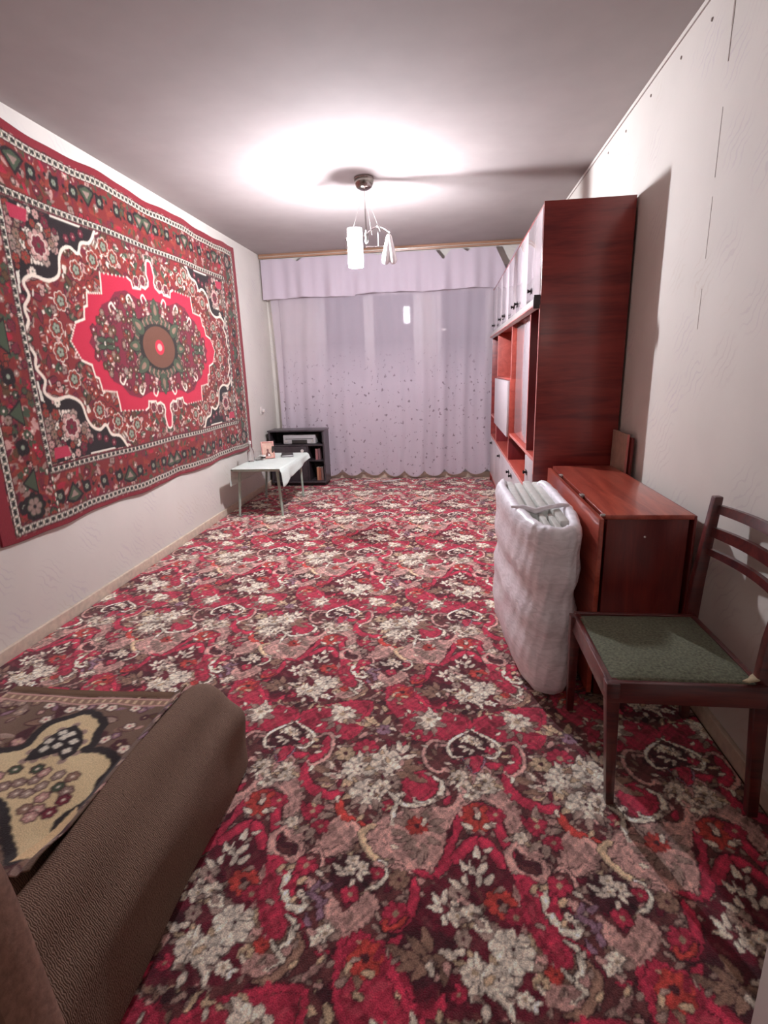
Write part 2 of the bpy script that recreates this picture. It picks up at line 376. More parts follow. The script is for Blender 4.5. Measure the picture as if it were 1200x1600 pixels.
def glass(name):
    mt, nt, b = nodes(name); b.inputs['Base Color'].default_value = (1, 1, 1, 1); b.inputs['Roughness'].default_value = 0.02
    b.inputs['Transmission Weight'].default_value = 1.0; b.inputs['IOR'].default_value = 1.45; return mt
M_glass = glass('clear_glass')
def pane_mat():
    mt, nt, b = nodes('window_glass'); out = nt.nodes['Material Output']
    g = N(nt, 'ShaderNodeBsdfGlossy'); g.inputs['Roughness'].default_value = 0.02; t = N(nt, 'ShaderNodeBsdfTransparent'); fr = N(nt, 'ShaderNodeFresnel'); fr.inputs[0].default_value = 1.8
    x = N(nt, 'ShaderNodeMixShader'); nt.links.new(fr.outputs[0], x.inputs[0]); nt.links.new(t.outputs[0], x.inputs[1]); nt.links.new(g.outputs[0], x.inputs[2]); nt.links.new(x.outputs[0], out.inputs[0]); return mt
M_pane = pane_mat()

# ---------------------------------------------------------------- room shell
def struct(mb, name, mat, **k): return mb.build(name, mat, None, smooth=False, kind='structure', **k)
struct(MB().box(XL - .1, XR + .1, -1.6, YB + .1, -.12, -.012), 'floor', M_hall)
struct(MB().box(XL - .1, XR + .1, -1.6, YB + .1, ZC, ZC + .1), 'ceiling', M_ceil)
struct(MB().box(XL - .1, XL, YN - .12, YB, -.012, ZC), 'wall_left', M_wall)
wr = struct(MB().box(XR, XR + .1, YN - .12, YB, -.012, ZC), 'wall_right', M_wall)
# back wall with the window and the balcony door opening
W0, W1, WZ0, WZ1 = -1.50, -.28, .82, 2.16
D0, D1 = -.18, .52
bw = MB()
bw.box(XL - .1, W0, YB, YB + .1, -.012, ZC); bw.box(W0, D1, YB, YB + .1, WZ1, ZC); bw.box(W0, W1, YB, YB + .1, -.012, WZ0)
bw.box(W1, D0, YB, YB + .1, -.012, WZ1); bw.box(D1, XR + .1, YB, YB + .1, -.012, ZC)
struct(bw, 'wall_back', M_wall)
# near wall with the doorway the photograph is taken from
JL, JR = -.72, .578
nw = MB().box(XL - .1, JL, YN - .12, YN, -.012, ZC).box(JR, XR + .1, YN - .12, YN, -.012, ZC).box(JL, JR, YN - .12, YN, 2.12, ZC)
struct(nw, 'wall_near', M_wall)
struct(MB().box(JR, XR, YN, .80, -.012, ZC), 'wall_right_corner', M_wall)
# hallway behind the doorway
hw = MB().box(JL - .62, JL - .52, -1.6, YN - .12, -.012, ZC).box(JR + .42, JR + .52, -1.6, YN - .12, -.012, ZC).box(JL - .62, JR + .52, -1.6, -1.5, -.012, ZC)
struct(hw, 'wall_hallway', M_jamb)
dj = MB()
dj.box(JL - .03, JL, YN - .14, YN + .012, 0, 2.12, .004).box(JR, JR + .03, YN - .14, YN - .002, 0, 2.12, .004)
dj.box(JL, JR, YN - .14, YN + .012, 2.09, 2.12)
dj.box(JL - .10, JL - .03, YN, YN + .014, 0, 2.19, .004)
for x0, x1 in ((JL - .10, JL - .03), (JR + .03, JR + .10)): dj.box(x0, x1, YN - .134, YN - .12, 0, 2.19, .004)
dj.build('door_1', M_jamb, kind='structure', smooth=False)

# window and balcony door: frame, sashes, panes
def sash(prefix, x0, x1, z0, z1, parent, y=YB + .03, fw=.055):
    f = MB().box(x0, x0 + fw, y, y + .05, z0, z1, .004).box(x1 - fw, x1, y, y + .05, z0, z1, .004).box(x0 + fw, x1 - fw, y, y + .05, z0, z0 + fw, .004).box(x0 + fw, x1 - fw, y, y + .05, z1 - fw, z1, .004)
    o = f.build('sash', M_frame, parent, smooth=False)
    MB().box(x0 + fw, x1 - fw, y + .02, y + .026, z0 + fw, z1 - fw).build('pane', M_pane, o, smooth=False)
wf = MB().box(W0, W0 + .05, YB, YB + .1, WZ0, WZ1).box(W1 - .05, W1, YB, YB + .1, WZ0, WZ1).box(W0 + .05, W1 - .05, YB, YB + .1, WZ0, WZ0 + .05).box(W0 + .05, W1 - .05, YB, YB + .1, WZ1 - .05, WZ1)
win = struct(wf, 'window_1', M_frame)
wx = (W0 + W1) / 2
sash('', W0 + .05, wx, WZ0 + .05, WZ1 - .05, win); sash('', wx, W1 - .05, WZ0 + .05, WZ1 - .05, win)
MB().box(W0 - .05, W1 + .02, YB - .03, YB, WZ0 - .035, WZ0, .006).build('window_sill', M_frame, win, smooth=False)
df_ = MB().box(D0, D0 + .05, YB, YB + .1, 0, WZ1).box(D1 - .05, D1, YB, YB + .1, 0, WZ1).box(D0 + .05, D1 - .05, YB, YB + .1, WZ1 - .05, WZ1)
dr = struct(df_, 'door_2', M_frame)
sash('', D0 + .05, D1 - .05, .75, WZ1 - .05, dr)
MB().box(D0 + .05, D1 - .05, YB + .03, YB + .08, .02, .75, .006).build('door_panel', M_frame, dr, smooth=False)

# baseboards
struct(MB().box(XL, XL + .018, YN, YB, -.01, .055, .004), 'baseboard_left', M_base)
struct(MB().box(XR - .018, XR, YN, YB, -.01, .055, .004), 'baseboard_right', M_base)
struct(MB().box(XL + .02, XR - .02, YB - .018, YB, -.01, .06, .004), 'baseboard_back', M_base)
# open wallpaper seam and the ragged top edge on the right wall, with small nail heads
sm = MB()
sf = MB()
for a, b_, wdt in ((2.30, 2.50, .010), (2.20, 2.30, .005), (1.86, 2.07, .002), (1.60, 1.80, .0018), (1.36, 1.50, .0015)):
    (sm if a > 2.1 else sf).box(XR - .0012, XR, 2.197 - wdt / 2, 2.197 + wdt / 2, a, b_)
sm.build('wallpaper_seam', M_seam, wr, smooth=False); sf.build('wallpaper_seam', plain('faint_seam', (184, 172, 166), .9), wr, smooth=False)
MB().box(XR - .004, XR, YN, 5.6, 2.472, 2.477).build('wallpaper_top_edge', M_seam, wr, smooth=False)
for k, (y, z) in enumerate(((2.36, 2.40), (2.62, 2.41), (2.95, 2.42), (3.30, 2.41), (3.62, 2.42))):
    MB().lathe([(0, 0), (.007, 0), (.005, .004), (0, .005)], (XR, y, z), 8, Matrix.Rotation(-math.pi / 2, 4, 'Y')).build('nail', M_seam, wr)

# ---------------------------------------------------------------- carpet: one woven repeat, laid wall to wall
PX_, PY_ = .645, 1.0
FEAT = [['P',[-307,-689,-240,-631,-130,-599,-61,-585,-20,-472,10,-404,49,-429,103,-547,129,-679,160,-730,108,-708,70,-574,6,-547,-49,-600,-77,-690,-91,-777,-157,-801,-235,-790,-271,-780],0,'t',0],
['P',[-374,-885,-347,-915,-327,-934,-300,-910,-279,-876,-254,-906,-292,-960,-323,-983,-360,-947],0,'t',0],
['P',[-427,-755,-409,-668,-364,-642,-332,-684,-351,-748,-403,-779],0,'t',0],
['P',[0,-663,-57,-736,-80,-806,-143,-847,-165,-924,-197,-966,-201,-1021,-177,-1085,-80,-1120,88,-1104,213,-1024,192,-962,161,-904,168,-841,99,-825,56,-719],0,'m',0],
['P',[88,-826,171,-851,164,-913,198,-975,231,-1022,216,-1062,135,-1070,104,-992,89,-900],0,'t',0],
['P',[-206,-967,-129,-940,-66,-963,-52,-1007,-89,-1053,-168,-1080,-196,-1021],0,'d',0],
['P',[-326,11,-219,5,-147,-101,-103,-209,-128,-292,-207,-288,-247,-199,-305,-112],0,'r',0],
['P',[-104,-144,-21,-171,4,-212,-50,-277,-115,-291,-130,-232],0,'r',0],
['P',[19,-179,104,-129,259,-95,261,-203,226,-303,152,-299,79,-267,30,-230],0,'r',0],
['S',[5,-568,-37,-610,-53,-656,-68,-697,-80,-744,-96,-790,-134,-811,-176,-794],14,'r',1],
['S',[5,-568,44,-592,62,-657,79,-717,89,-773,110,-818,143,-835,181,-823,189,-797],14,'r',1],
['S',[-4,-691,-46,-741,-63,-768],17,'r',1],
['S',[7,-690,44,-733,62,-776],17,'r',1],
['F',[4,-618],53,'o',9],
['L',[-29,-649],20,'c',150],
['L',[37,-644],20,'c',30],
['L',[6,-604],21,'c',90],
['S',[-166,-826,-161,-871,-175,-920,-203,-950,-227,-940,-231,-925],13,'r',0.4],
['S',[-186,-970,-211,-995,-209,-1031,-188,-1062,-171,-1096,-131,-1111,-97,-1100,-89,-1073],12,'r',1],
['S',[178,-840,171,-893,184,-935,209,-965,241,-957],13,'r',1],
['L',[-151,-985],29,'b',140],
['L',[-169,-1009],28,'b',170],
['L',[-128,-969],29,'b',110],
['L',[-167,-1031],28,'b',200],
['L',[-139,-1037],27,'b',230],
['L',[-112,-1013],28,'b',180],
['L',[-85,-1036],27,'b',260],
['L',[-193,-1003],28,'b',150],
['L',[133,-926],29,'b',40],
['L',[152,-952],28,'b',20],
['L',[161,-978],28,'b',350],
['L',[110,-956],28,'b',70],
['L',[166,-1020],27,'b',330],
['L',[127,-1016],27,'b',320],
['L',[193,-997],27,'b',10],
['S',[196,-984,227,-1002,225,-1042,190,-1083,152,-1091],11,'b',1],
['F',[136,-911],29,'g',7],
['F',[-54,-856],29,'g',6],
['L',[-4,-734],21,'c',90],
['L',[-40,-776],21,'c',120],
['L',[-40,-809],20,'c',100],
['L',[24,-809],20,'c',60],
['L',[-2,-811],20,'c',90],
['L',[9,-780],21,'c',60],
['L',[-111,-872],20,'c',120],
['L',[-88,-864],20,'c',80],
['L',[-113,-896],19,'c',170],
['L',[-64,-828],20,'c',140],
['L',[-20,-777],21,'c',95],
['F',[45,-868],40,'o',8],
['F',[79,-901],26,'r',7],
['F',[-58,-911],26,'c',5],
['F',[-25,-901],26,'c',5],
['F',[1,-931],22,'c',5],
['F',[60,-979],52,'R',9],
['F',[-23,-1030],33,'c',6],
['F',[23,-1042],36,'R',7],
['F',[-46,-961],22,'g',6],
['F',[76,-1070],18,'c',5],
['F',[115,-1037],18,'y',6],
['F',[145,-1018],20,'o',6],
['F',[-58,-1074],20,'r',6],
['L',[-15,-1004],21,'c',100],
['L',[-27,-1067],20,'c',250],
['L',[32,-1076],19,'c',300],
['L',[-4,-1102],19,'c',260],
['L',[47,-1094],19,'c',280],
['L',[-80,-997],21,'c',170],
['S',[98,-1092,92,-1078,109,-1073],4,'c',1],
['S',[-599,-401,-535,-422,-500,-383,-502,-307],22,'r',1],
['S',[-545,-438,-536,-514,-487,-558,-430,-571,-390,-537],20,'r',1],
['S',[-408,-582,-391,-636,-348,-663,-316,-672],14,'o',1],
['P',[-202,-459,-148,-454,-119,-515,-150,-568,-195,-564,-212,-514],0,'r',0],
['F',[-256,-597],23,'r',5],
['L',[-496,-463],36,'b',160],
['L',[-476,-422],37,'b',120],
['L',[-464,-508],35,'b',190],
['L',[-222,-470],35,'b',20],
['L',[-219,-422],36,'b',40],
['L',[-174,-484],35,'b',340],
['L',[-253,-508],35,'b',320],
['L',[-297,-581],33,'b',280],
['L',[-190,-439],36,'b',10],
['L',[-455,-488],25,'c',170],
['L',[-468,-442],25,'c',130],
['L',[-225,-351],26,'c',60],
['L',[-206,-386],26,'c',20],
['L',[-248,-337],26,'c',100],
['L',[-249,-481],24,'c',330],
['L',[-297,-357],26,'c',80],
['L',[-432,-496],25,'c',200],
['F',[-360,-356],45,'r',8],
['F',[-425,-388],35,'y',6],
['F',[-370,-453],57,'R',8],
['F',[-282,-415],56,'R',8],
['F',[-327,-551],56,'R',8],
['F',[-253,-504],30,'g',6],
['F',[-284,-524],30,'c',6],
['L',[-355,-585],23,'g',230],
['L',[-331,-616],23,'g',260],
['L',[-295,-597],23,'g',290],
['S',[-127,-471,-99,-496,-106,-548,-143,-577,-184,-591,-219,-584,-233,-559,-216,-550],8,'c',0.5],
['S',[-143,-576,-178,-575,-181,-559],4,'c',0.5],
['S',[-262,-546,-234,-575,-239,-616,-238,-661],7,'c',0.5],
['F',[-477,-636],37,'r',8],
['F',[-440,-686],29,'r',8],
['L',[-512,-662],25,'g',120],
['L',[-522,-693],24,'g',160],
['L',[-494,-705],24,'g',220],
['L',[-466,-717],24,'g',260],
['L',[-433,-648],25,'g',20],
['L',[-473,-587],26,'g',80],
['F',[-608,-472],31,'c',7],
['F',[-689,-459],27,'c',6],
['F',[-653,-532],26,'c',6],
['F',[-527,-679],21,'c',5],
['F',[-588,-605],30,'r',6],
['L',[-203,-708],25,'n',200],
['L',[-222,-689],25,'n',170],
['L',[-121,-708],24,'n',340],
['L',[-143,-743],24,'n',280],
['L',[-171,-746],24,'n',260],
['L',[-184,-727],24,'n',230],
['L',[-110,-643],25,'n',20],
['L',[-191,-620],26,'n',130],
['L',[-142,-615],26,'n',60],
['L',[-110,-672],25,'n',0],
['L',[-153,-764],24,'n',270],
['L',[-214,-652],26,'n',160],
['F',[-167,-661],34,'o',8],
['S',[-354,-664,-337,-692,-353,-735,-394,-769,-431,-762],13,'t',1],
['S',[-541,-695,-566,-733,-546,-785,-497,-800,-473,-772,-490,-740],10,'t',0.5],
['S',[-286,-665,-316,-690,-313,-725,-278,-768,-242,-784],10,'y',0.6],
['S',[-457,-774,-432,-759,-411,-790,-409,-830,-375,-856,-348,-854],4,'t',1],
['S',[-265,-777,-244,-791,-238,-820,-256,-851,-284,-861],5,'c',1],
['S',[-238,-796,-219,-781,-191,-786,-188,-810],4,'t',1],
['F',[-326,-822],62,'d',5],
['F',[-330,-786],20,'c',5],
['F',[-301,-802],18,'c',5],
['F',[-333,-814],17,'c',5],
['L',[-354,-825],15,'c',180],
['L',[-288,-819],15,'c',0],
['L',[-321,-851],15,'c',270],
['L',[-305,-832],15,'c',300],
['L',[-368,-808],16,'c',150],
['F',[-260,-817],20,'r',4],
['F',[-321,-880],25,'r',4],
['P',[-552,-792,-510,-814,-507,-897,-467,-957,-465,-996,-492,-989,-533,-932,-545,-866],0,'r',0],
['S',[-485,-812,-493,-861,-475,-910,-443,-930,-424,-911,-444,-888],9,'c',0.4],
['F',[-450,-812],31,'r',5],
['S',[-465,-944,-441,-964,-442,-1003,-463,-1024,-442,-1044,-472,-1064],6,'c',0.6],
['S',[-463,-1024,-481,-1007],5,'c',1],
['L',[-411,-865],18,'p',60],
['L',[-385,-908],18,'p',40],
['L',[-398,-898],18,'p',120],
['L',[-384,-863],18,'p',30],
['L',[-384,-934],17,'p',90],
['L',[-417,-889],18,'p',160],
['L',[-411,-952],17,'p',120],
['F',[-361,-979],23,'c',6],
['F',[-379,-997],15,'c',5],
['F',[-279,-993],30,'r',8],
['L',[-279,-1037],26,'b',250],
['L',[-295,-1052],26,'b',230],
['L',[-255,-1039],26,'b',290],
['L',[-270,-1062],25,'b',270],
['F',[-204,-917],32,'r',5],
['S',[-225,-934,-227,-954,-198,-947,-180,-925],6,'o',1],
['F',[-204,-829],30,'b',7],
['F',[0,-320],69,'d',5],
['S',[3,-232,-50,-277,-80,-317,-70,-371,-33,-377],6,'c',1],
['S',[3,-232,53,-269,94,-313,77,-369,35,-363],6,'c',1],
['P',[-27,-386,34,-372,6,-442],0,'r',0],
['S',[-33,-377,-16,-411,6,-446,32,-407,40,-372],3,'p',1],
['F',[-8,-283],22,'c',5],
['F',[20,-300],19,'c',5],
['L',[-32,-323],16,'c',180],
['L',[-2,-348],16,'c',250],
['L',[31,-327],16,'c',330],
['L',[-20,-340],16,'c',220],
['F',[61,-334],19,'r',5],
['S',[-89,-309,-134,-302,-161,-351,-149,-421,-112,-451,-89,-433],7,'t',0.6],
['S',[100,-313,147,-290,168,-344,163,-405,122,-449,101,-434],7,'t',0.6],
['F',[-31,-504],26,'c',6],
['F',[46,-505],26,'c',6],
['L',[-127,-358],18,'b',120],
['L',[-144,-386],17,'b',150],
['L',[65,-437],16,'b',100],
['L',[90,-419],17,'b',60],
['F',[-151,-186],49,'c',9],
['L',[-199,-195],25,'n',180],
['L',[-188,-150],25,'n',140],
['L',[-129,-253],24,'n',280],
['L',[-103,-209],24,'n',330],
['L',[-156,-255],24,'n',260],
['L',[-190,-237],24,'n',210],
['F',[170,-178],52,'c',9],
['L',[116,-214],24,'n',190],
['L',[138,-252],23,'n',240],
['L',[214,-217],24,'n',330],
['L',[169,-260],23,'n',270],
['F',[-262,-23],42,'o',8],
['L',[-364,-207],30,'y',140],
['L',[-389,-231],30,'y',170],
['L',[-325,-247],30,'y',110],
['L',[-302,-203],30,'y',70],
['F',[-310,-256],30,'p',7]]
ct = Canvas(0, 0, PX_, PY_, .0015, lin((104, 54, 54)), wrap=True)
X, Y = np.meshgrid(np.arange(ct.nx) * ct.res, np.arange(ct.ny) * ct.res, indexing='ij')
DK = lin((48, 16, 24))
for k in range(820):      # dull small leaves that fill the ground
    x, y = rng.random() * PX_, rng.random() * PY_
    ct.leaf(x, y, .011 + .013 * rng.random(), rng.random() * 360, P_('bnvgmdtgnyrt'[rng.integers(12)]), DK, .42)
for kd, p, r, c, q in FEAT:
    p = np.array(p, float).reshape(-1, 2) / 1000; r = r / 1000; p = p + (0.0, 0.0)
    base = P_(c)
    if kd == 'P':
        ct.poly(p, base, .92)
        if c in 'tr':
            q_ = ct.smooth_path(np.vstack([p, p[:1]]), 8); dl = np.r_[0, np.cumsum(np.hypot(*np.diff(q_, axis=0).T))]
            for l in np.arange(0, dl[-1], .016):
                x, y = np.interp(l, dl, q_[:, 0]), np.interp(l, dl, q_[:, 1]); ct.disc(x, y, .011, DK, .7)
            for l in np.arange(0, dl[-1], .016):
                x, y = np.interp(l, dl, q_[:, 0]), np.interp(l, dl, q_[:, 1]); ct.disc(x, y, .0088, np.minimum(base * 1.08, 1))
    elif kd == 'S': ct.stroke(p, r, r * (1 - .45 * (q if q != 1 else .6)), base, .003, DK, np.minimum(base * 1.22, 1)); (ct.disc(*p[-1], r * 1.15, DK), ct.disc(*p[-1], r * 1.0, base), ct.disc(p[-1][0] + r * .25, p[-1][1], r * .38, DK)) if c in 'cty' else None
    elif kd == 'F':
        if c in 'RcyT' and r > .02:      # leaves fanned out behind every pale bloom
            for q_ in range(7):
                a_ = rng.random() * 360; ct.leaf(p[0][0] + r * .95 * math.cos(math.radians(a_)), p[0][1] + r * .95 * math.sin(math.radians(a_)), r * .42 + .006, a_ + 20, P_('gnbyc'[rng.integers(5)]), DK, .4)
        if c in 'R': ct.flower(*p[0], r, base, q, DK, P_('b') * .6, rng.random() * 6, .2); ct.disc(*p[0], r * .3, P_('b') * .7, .8); ct.flower(p[0][0] + r * .1, p[0][1] + r * .12, r * .42, base, 5, P_('b'), P_('d'), 1.0)
        elif c == 'd': ct.flower(*p[0], r, base, q, None, None, 0, .12)
        else: ct.flower(*p[0], r, base, q, DK, P_('y') * .7 if c in 'cr' else P_('d'), rng.random() * 6)
    elif kd == 'L': ct.leaf(*p[0], r, q, base, DK)
for kd, p, r, c, q in FEAT:        # tone-on-tone leaves inside the plain red fields
    if kd == 'P' and c in 'rtm':
        p = np.array(p, float).reshape(-1, 2) / 1000; lo, hi_ = p.min(0), p.max(0)
        for k in range(int(26 * (hi_ - lo).prod() / .02)):
            x, y = lo + (hi_ - lo) * rng.random(2)
            i_, j_ = int(x / ct.res) % ct.nx, int(y / ct.res) % ct.ny
            if np.abs(ct.a[i_, j_] - P_(c)).sum() < .12 * P_(c).sum(): ct.leaf(x, y, .012 + .010 * rng.random(), rng.random() * 360, P_(c) * (.62 if k % 2 else 1.15), None, .45)
for k in range(170):      # bright little buds
    x, y = rng.random() * PX_, rng.random() * PY_
    ct.leaf(x, y, .008 + .008 * rng.random(), rng.random() * 360, P_('cytgn'[rng.integers(5)]), DK, .5, False)
# ragged yarn edges, mottled yarn tone: all periodic, so the repeat still tiles
U_, V_ = X / PX_ * 2 * math.pi, Y / PY_ * 2 * math.pi
def wob(ks, ph): return sum(a * np.sin(i * U_ + j * V_ + ph * (k + 1) * 1.7) for k, (i, j, a) in enumerate(ks))
jx = wob(((7, 5, .8), (13, -19, .9), (29, 31, .8), (-47, 37, .7), (61, 71, .5)), 1.0) * .0012
jy = wob(((5, -9, .8), (-17, 23, .9), (37, 29, .8), (41, -53, .7), (67, -59, .5)), 2.3) * .0012
ct.a = ct.sample(X + jx, Y + jy)
mot = wob(((2, 3, .5), (5, -4, .6), (9, 11, .6), (-14, 17, .6), (23, 26, .5), (31, -43, .5)), .7)
ct.a = np.clip(ct.a * (1 + .22 * np.clip(mot, -1.6, 1.6))[..., None], 0, 1)
ct.a = ct.a * .95 + .05 * (np.roll(ct.a, 1, 0) + np.roll(ct.a, -1, 0) + np.roll(ct.a, 2, 1) + np.roll(ct.a, -2, 1)) / 4
def carpet_col(X, Y): return ct.sample(X - .08, Y - 1.88)
def make_carpet():
    xs = np.linspace(XL + .022, XR - .022, 741)
    ys = np.concatenate([np.arange(YN - .02, 2.6, .004), np.arange(2.6, 3.8, .007), np.arange(3.8, YB - .03, .012), [YB - .03]])
    X, Y = np.meshgrid(xs, ys, indexing='ij')
    Z = -.0012 + .001 * np.sin(X * 9) * np.sin(Y * 7)
    e = ((X < xs[1]) | (X > xs[-2]) | (Y < ys[1]) | (Y > ys[-2]))
    Z = np.where(e, -.009, Z)
    return grid('carpet', np.stack([X, Y, Z], -1), M_carpet, col=carpet_col(X, Y))
tag(make_carpet(), 'wall-to-wall carpet with red, cream and brown baroque flowers and scrolls', 'carpet')

# ---------------------------------------------------------------- rug hung on the left wall
RC = (3.72, 1.455); RY0, RY1, RZ0, RZ1 = 2.09, 5.335, .515, 2.415
def paint_rug():
    cv = Canvas(0, 0, 1.66, .98, .0035, lin((128, 40, 40)))       # one quarter, mirrored four ways (|dy|, |dz|)
    R = np.random.default_rng(3)
    def scatter(n, x0, x1, y0, y1, cols, a, b_):
        for k in range(n):
            x, y = x0 + R.random() * (x1 - x0), y0 + R.random() * (y1 - y0); c = cols[R.integers(len(cols))]; s = a + (b_ - a) * R.random()
            if R.random() < .5: cv.flower(x, y, s, P_(c), int(R.integers(4, 8)), P_('k') if R.random() < .5 else P_('v') * .5, P_('c') if R.random() < .5 else P_('d'), R.random() * 6)
            else: cv.leaf(x, y, s * 1.3, R.random() * 360, P_(c), P_('k') if R.random() < .4 else None)
    # field
    scatter(620, 0, 1.25, 0, .63, 'uuuvvutbnGcuOGb', .012, .034)
    for k in range(210): cv.leaf(R.random() * 1.24, R.random() * .62, .012 + .012 * R.random(), R.random() * 360, P_('cwtH'[R.integers(4)]), None, .3, False)
    for x, y in ((.42, .5), (.62, .46), (.95, .2), (1.02, .06), (.78, .38), (.5, .35 + .2)):
        cv.flower(x, y, .05, P_('u'), 7, P_('c'), P_('G'), 1); cv.flower(x, y, .028, P_('q'), 5, P_('k'), P_('d'))
    # spandrel in the corner
    sp = [(1.25, .02), (1.205, .08), (1.215, .14), (1.17, .20), (1.19, .26), (1.12, .30), (1.02, .29), (.93, .33), (.90, .42), (.86, .47), (.80, .49), (.74, .47), (.70, .53), (.62, .55), (.56, .62), (1.25, .62)]
    cv.poly(sp, P_('k')); cv.poly([(1.25, .16), (1.225, .16), (1.20, .33), (1.25, .36)], P_('w')); cv.poly([(.92, .62), (.90, .565), (.74, .585), (.68, .62)], P_('w'))
    cv.poly([(1.24, .05), (1.225, .3), (1.14, .335), (.96, .36), (.93, .46), (.86, .51), (.72, .545), (.62, .61), (1.0, .61), (1.08, .50), (1.24, .40)], P_('k'))
    cv.poly([(1.25, .36), (1.14, .34), (.97, .37), (.94, .47), (.9, .54), (1.0, .62), (1.25, .62)], P_('k'))
    for k in range(95):
        x, y = .9 + R.random() * .34, .30 + R.random() * .31
        if (x - .85) * .9 + (y - .3) > .22: cv.flower(x, y, .016 + .016 * R.random(), P_('tvngcbu'[R.integers(7)]), int(R.integers(5, 9)), P_('k'), P_('G'), R.random() * 6)
    for x, y in ((1.2, .1), (1.215, .18), (1.19, .24), (.82, .53), (.76, .55), (.69, .58)): cv.flower(x, y, .024, P_('v'), 6, P_('k'), P_('t'))
    cv.flower(1.04, .45, .075, P_('t'), 9, P_('k'), P_('G')); cv.flower(1.04, .45, .05, P_('v'), 7, P_('c'), P_('G'))
    cv.poly([(1.10, .54), (1.20, .54), (1.21, .60), (1.08, .60)], P_('r'))
    q = cv.smooth_path(sp[:-1], 5)
    for a, b_ in zip(q, q[1:]): cv.stroke([a, b_], .008, .008, P_('c'))
    # medallion with stepped pale outline and a pendant
    md = [(0, .57), (.028, .56), (.045, .50), (.05, .47), (.035, .43), (.045, .40), (.09, .375), (.14, .385), (.15, .365), (.24, .36), (.25, .40), (.29, .415), (.57, .40), (.575, .345), (.585, .285), (.72, .27), (.735, .20), (.765, .19), (.78, .125), (.83, .11), (.86, .10), (.925, .0), (0, 0)]
    cv.poly(md, lin((190, 34, 62)))
    q = np.array(md[:-1])
    for a, b_ in zip(q, q[1:]): cv.stroke([a, b_], .0065, .0065, P_('c'))
    for x, y in ((.19, .405), (.11, .42)): cv.flower(x, y, .035, P_('v'), 6, P_('c'), P_('G'))
    cv.poly([(.06, .31), (.2, .30), (.33, .335), (.45, .31), (.52, .25), (.60, .22), (.66, .13), (.77, 0), (0, 0), (0, .31)], P_('v'))
    for k in range(150):
        x, y = R.random() * .72, R.random() * .30
        if (x / .74) ** 2 + (y / .33) ** 2 < 1: cv.flower(x, y, .014 + .016 * R.random(), P_('uvGbntO'[R.integers(7)]), int(R.integers(5, 8)), P_('k') if k % 2 else P_('O') * .4, P_('c') if k % 3 else P_('q'), R.random() * 6)
    for x, y in ((.30, .28), (.50, .21), (.13, .30)): cv.stroke([(x - .03, y), (x, y + .03), (x + .03, y + .01), (x + .02, y - .02)], .007, .005, P_('c'))
    for x in (.66, .58): cv.leaf(x, .02, .035, 0, P_('G'), P_('k'))
    # dark wreath, green-grey palmettes, brown disc, bright heart
    w_ = cv.win(0, .45, 0, .40); ix, X, Y = w_
    th = np.arctan2(Y / .70, X); rad_ = np.hypot(X / 1.0, Y / .66); lim = .30 + .045 * np.abs(np.cos(th * 4)); cv.put(ix, (lim - rad_) / .004, lin((38, 34, 30)))
    for k in range(17):
        a = k / 16 * math.pi / 2; cv.flower(.285 * math.cos(a), .185 * math.sin(a), .030, P_('G') if k % 2 else P_('b'), 5, P_('k'), P_('q'), a)
    for x, y, a, s in ((0, .25, 90, .075), (.24, .13, 30, .075), (.31, 0, 0, .06)): cv.leaf(x, y, s, a, P_('G'), P_('k'), .55); cv.leaf(x, y, s * .5, a, P_('b'), None, .5)
    cv.put(ix, (.215 - rad_) / .004, lin((104, 66, 50)))
    cv.put(ix, (.062 - np.hypot(X, Y * 1.2)) / .004, lin((206, 40, 62))); cv.put(ix, (.034 - np.hypot(X, Y * 1.3)) / .004, P_('t'))
    # guards and main border (rectangles measured from the centre)
    iw, ih = 1.235, .63; ow, oh = 1.55, .92
    X, Y = np.meshgrid(cv.x0 + np.arange(cv.nx) * cv.res, cv.y0 + np.arange(cv.ny) * cv.res, indexing='ij')
    ring = np.maximum(X - iw, Y - ih)
    cv.a[ring > 0] = lin((126, 38, 36))
    hold = ring > 0
    sub = cv.a.copy()
    for k in range(760):
        if k % 2: x, y = R.random() * 1.62, .66 + R.random() * .28
        else: x, y = 1.27 + R.random() * .30, R.random() * .95
        c = 'uuuvvOGtHn'[R.integers(10)]; s = .012 + .016 * R.random()
        if R.random() < .5: cv.flower(x, y, s, P_(c), int(R.integers(4, 8)), P_('k') if R.random() < .4 else None, P_('c') if R.random() < .4 else P_('O'), R.random() * 6)
        else: cv.leaf(x, y, s * 1.4, R.random() * 360, P_(c), None)
    bc = .79                       # winding vine and the big palmettes of the border
    for k in range(36):
        x = k * .045; cv.disc(x, bc + .035 * math.sin(k * .75), .011, P_('k'))
    for k in range(18): cv.disc(1.40 + .035 * math.sin(k * .75), k * .045, .011, P_('k'))
    for k in range(4):
        x = .045 + k * .535 - (0 if k < 3 else .08)
        cv.poly([(x - .075, bc + .035), (x, bc - .055), (x + .075, bc + .035), (x + .03, bc + .06), (x - .03, bc + .06)], P_('k')); cv.poly([(x - .055, bc + .03), (x, bc - .035), (x + .055, bc + .03), (x, bc + .052)], P_('G')); cv.poly([(x - .03, bc + .026), (x, bc - .01), (x + .03, bc + .026)], P_('n'))
        for dx in (.11, -.11, .26): cv.flower(x + dx, bc, .042, P_('k'), 4, None, P_('G'), .7); cv.flower(x + dx, bc, .018, P_('q'), 6, P_('k'), P_('O'))
    for k in range(3):
        y = .02 + k * .33
        cv.poly([(1.355, y - .07), (1.45, y), (1.355, y + .07)], P_('k')); cv.poly([(1.365, y - .05), (1.435, y), (1.365, y + .05)], P_('G'))
        cv.flower(1.40, y + .16, .045, P_('k'), 4, None, P_('q'), .7)
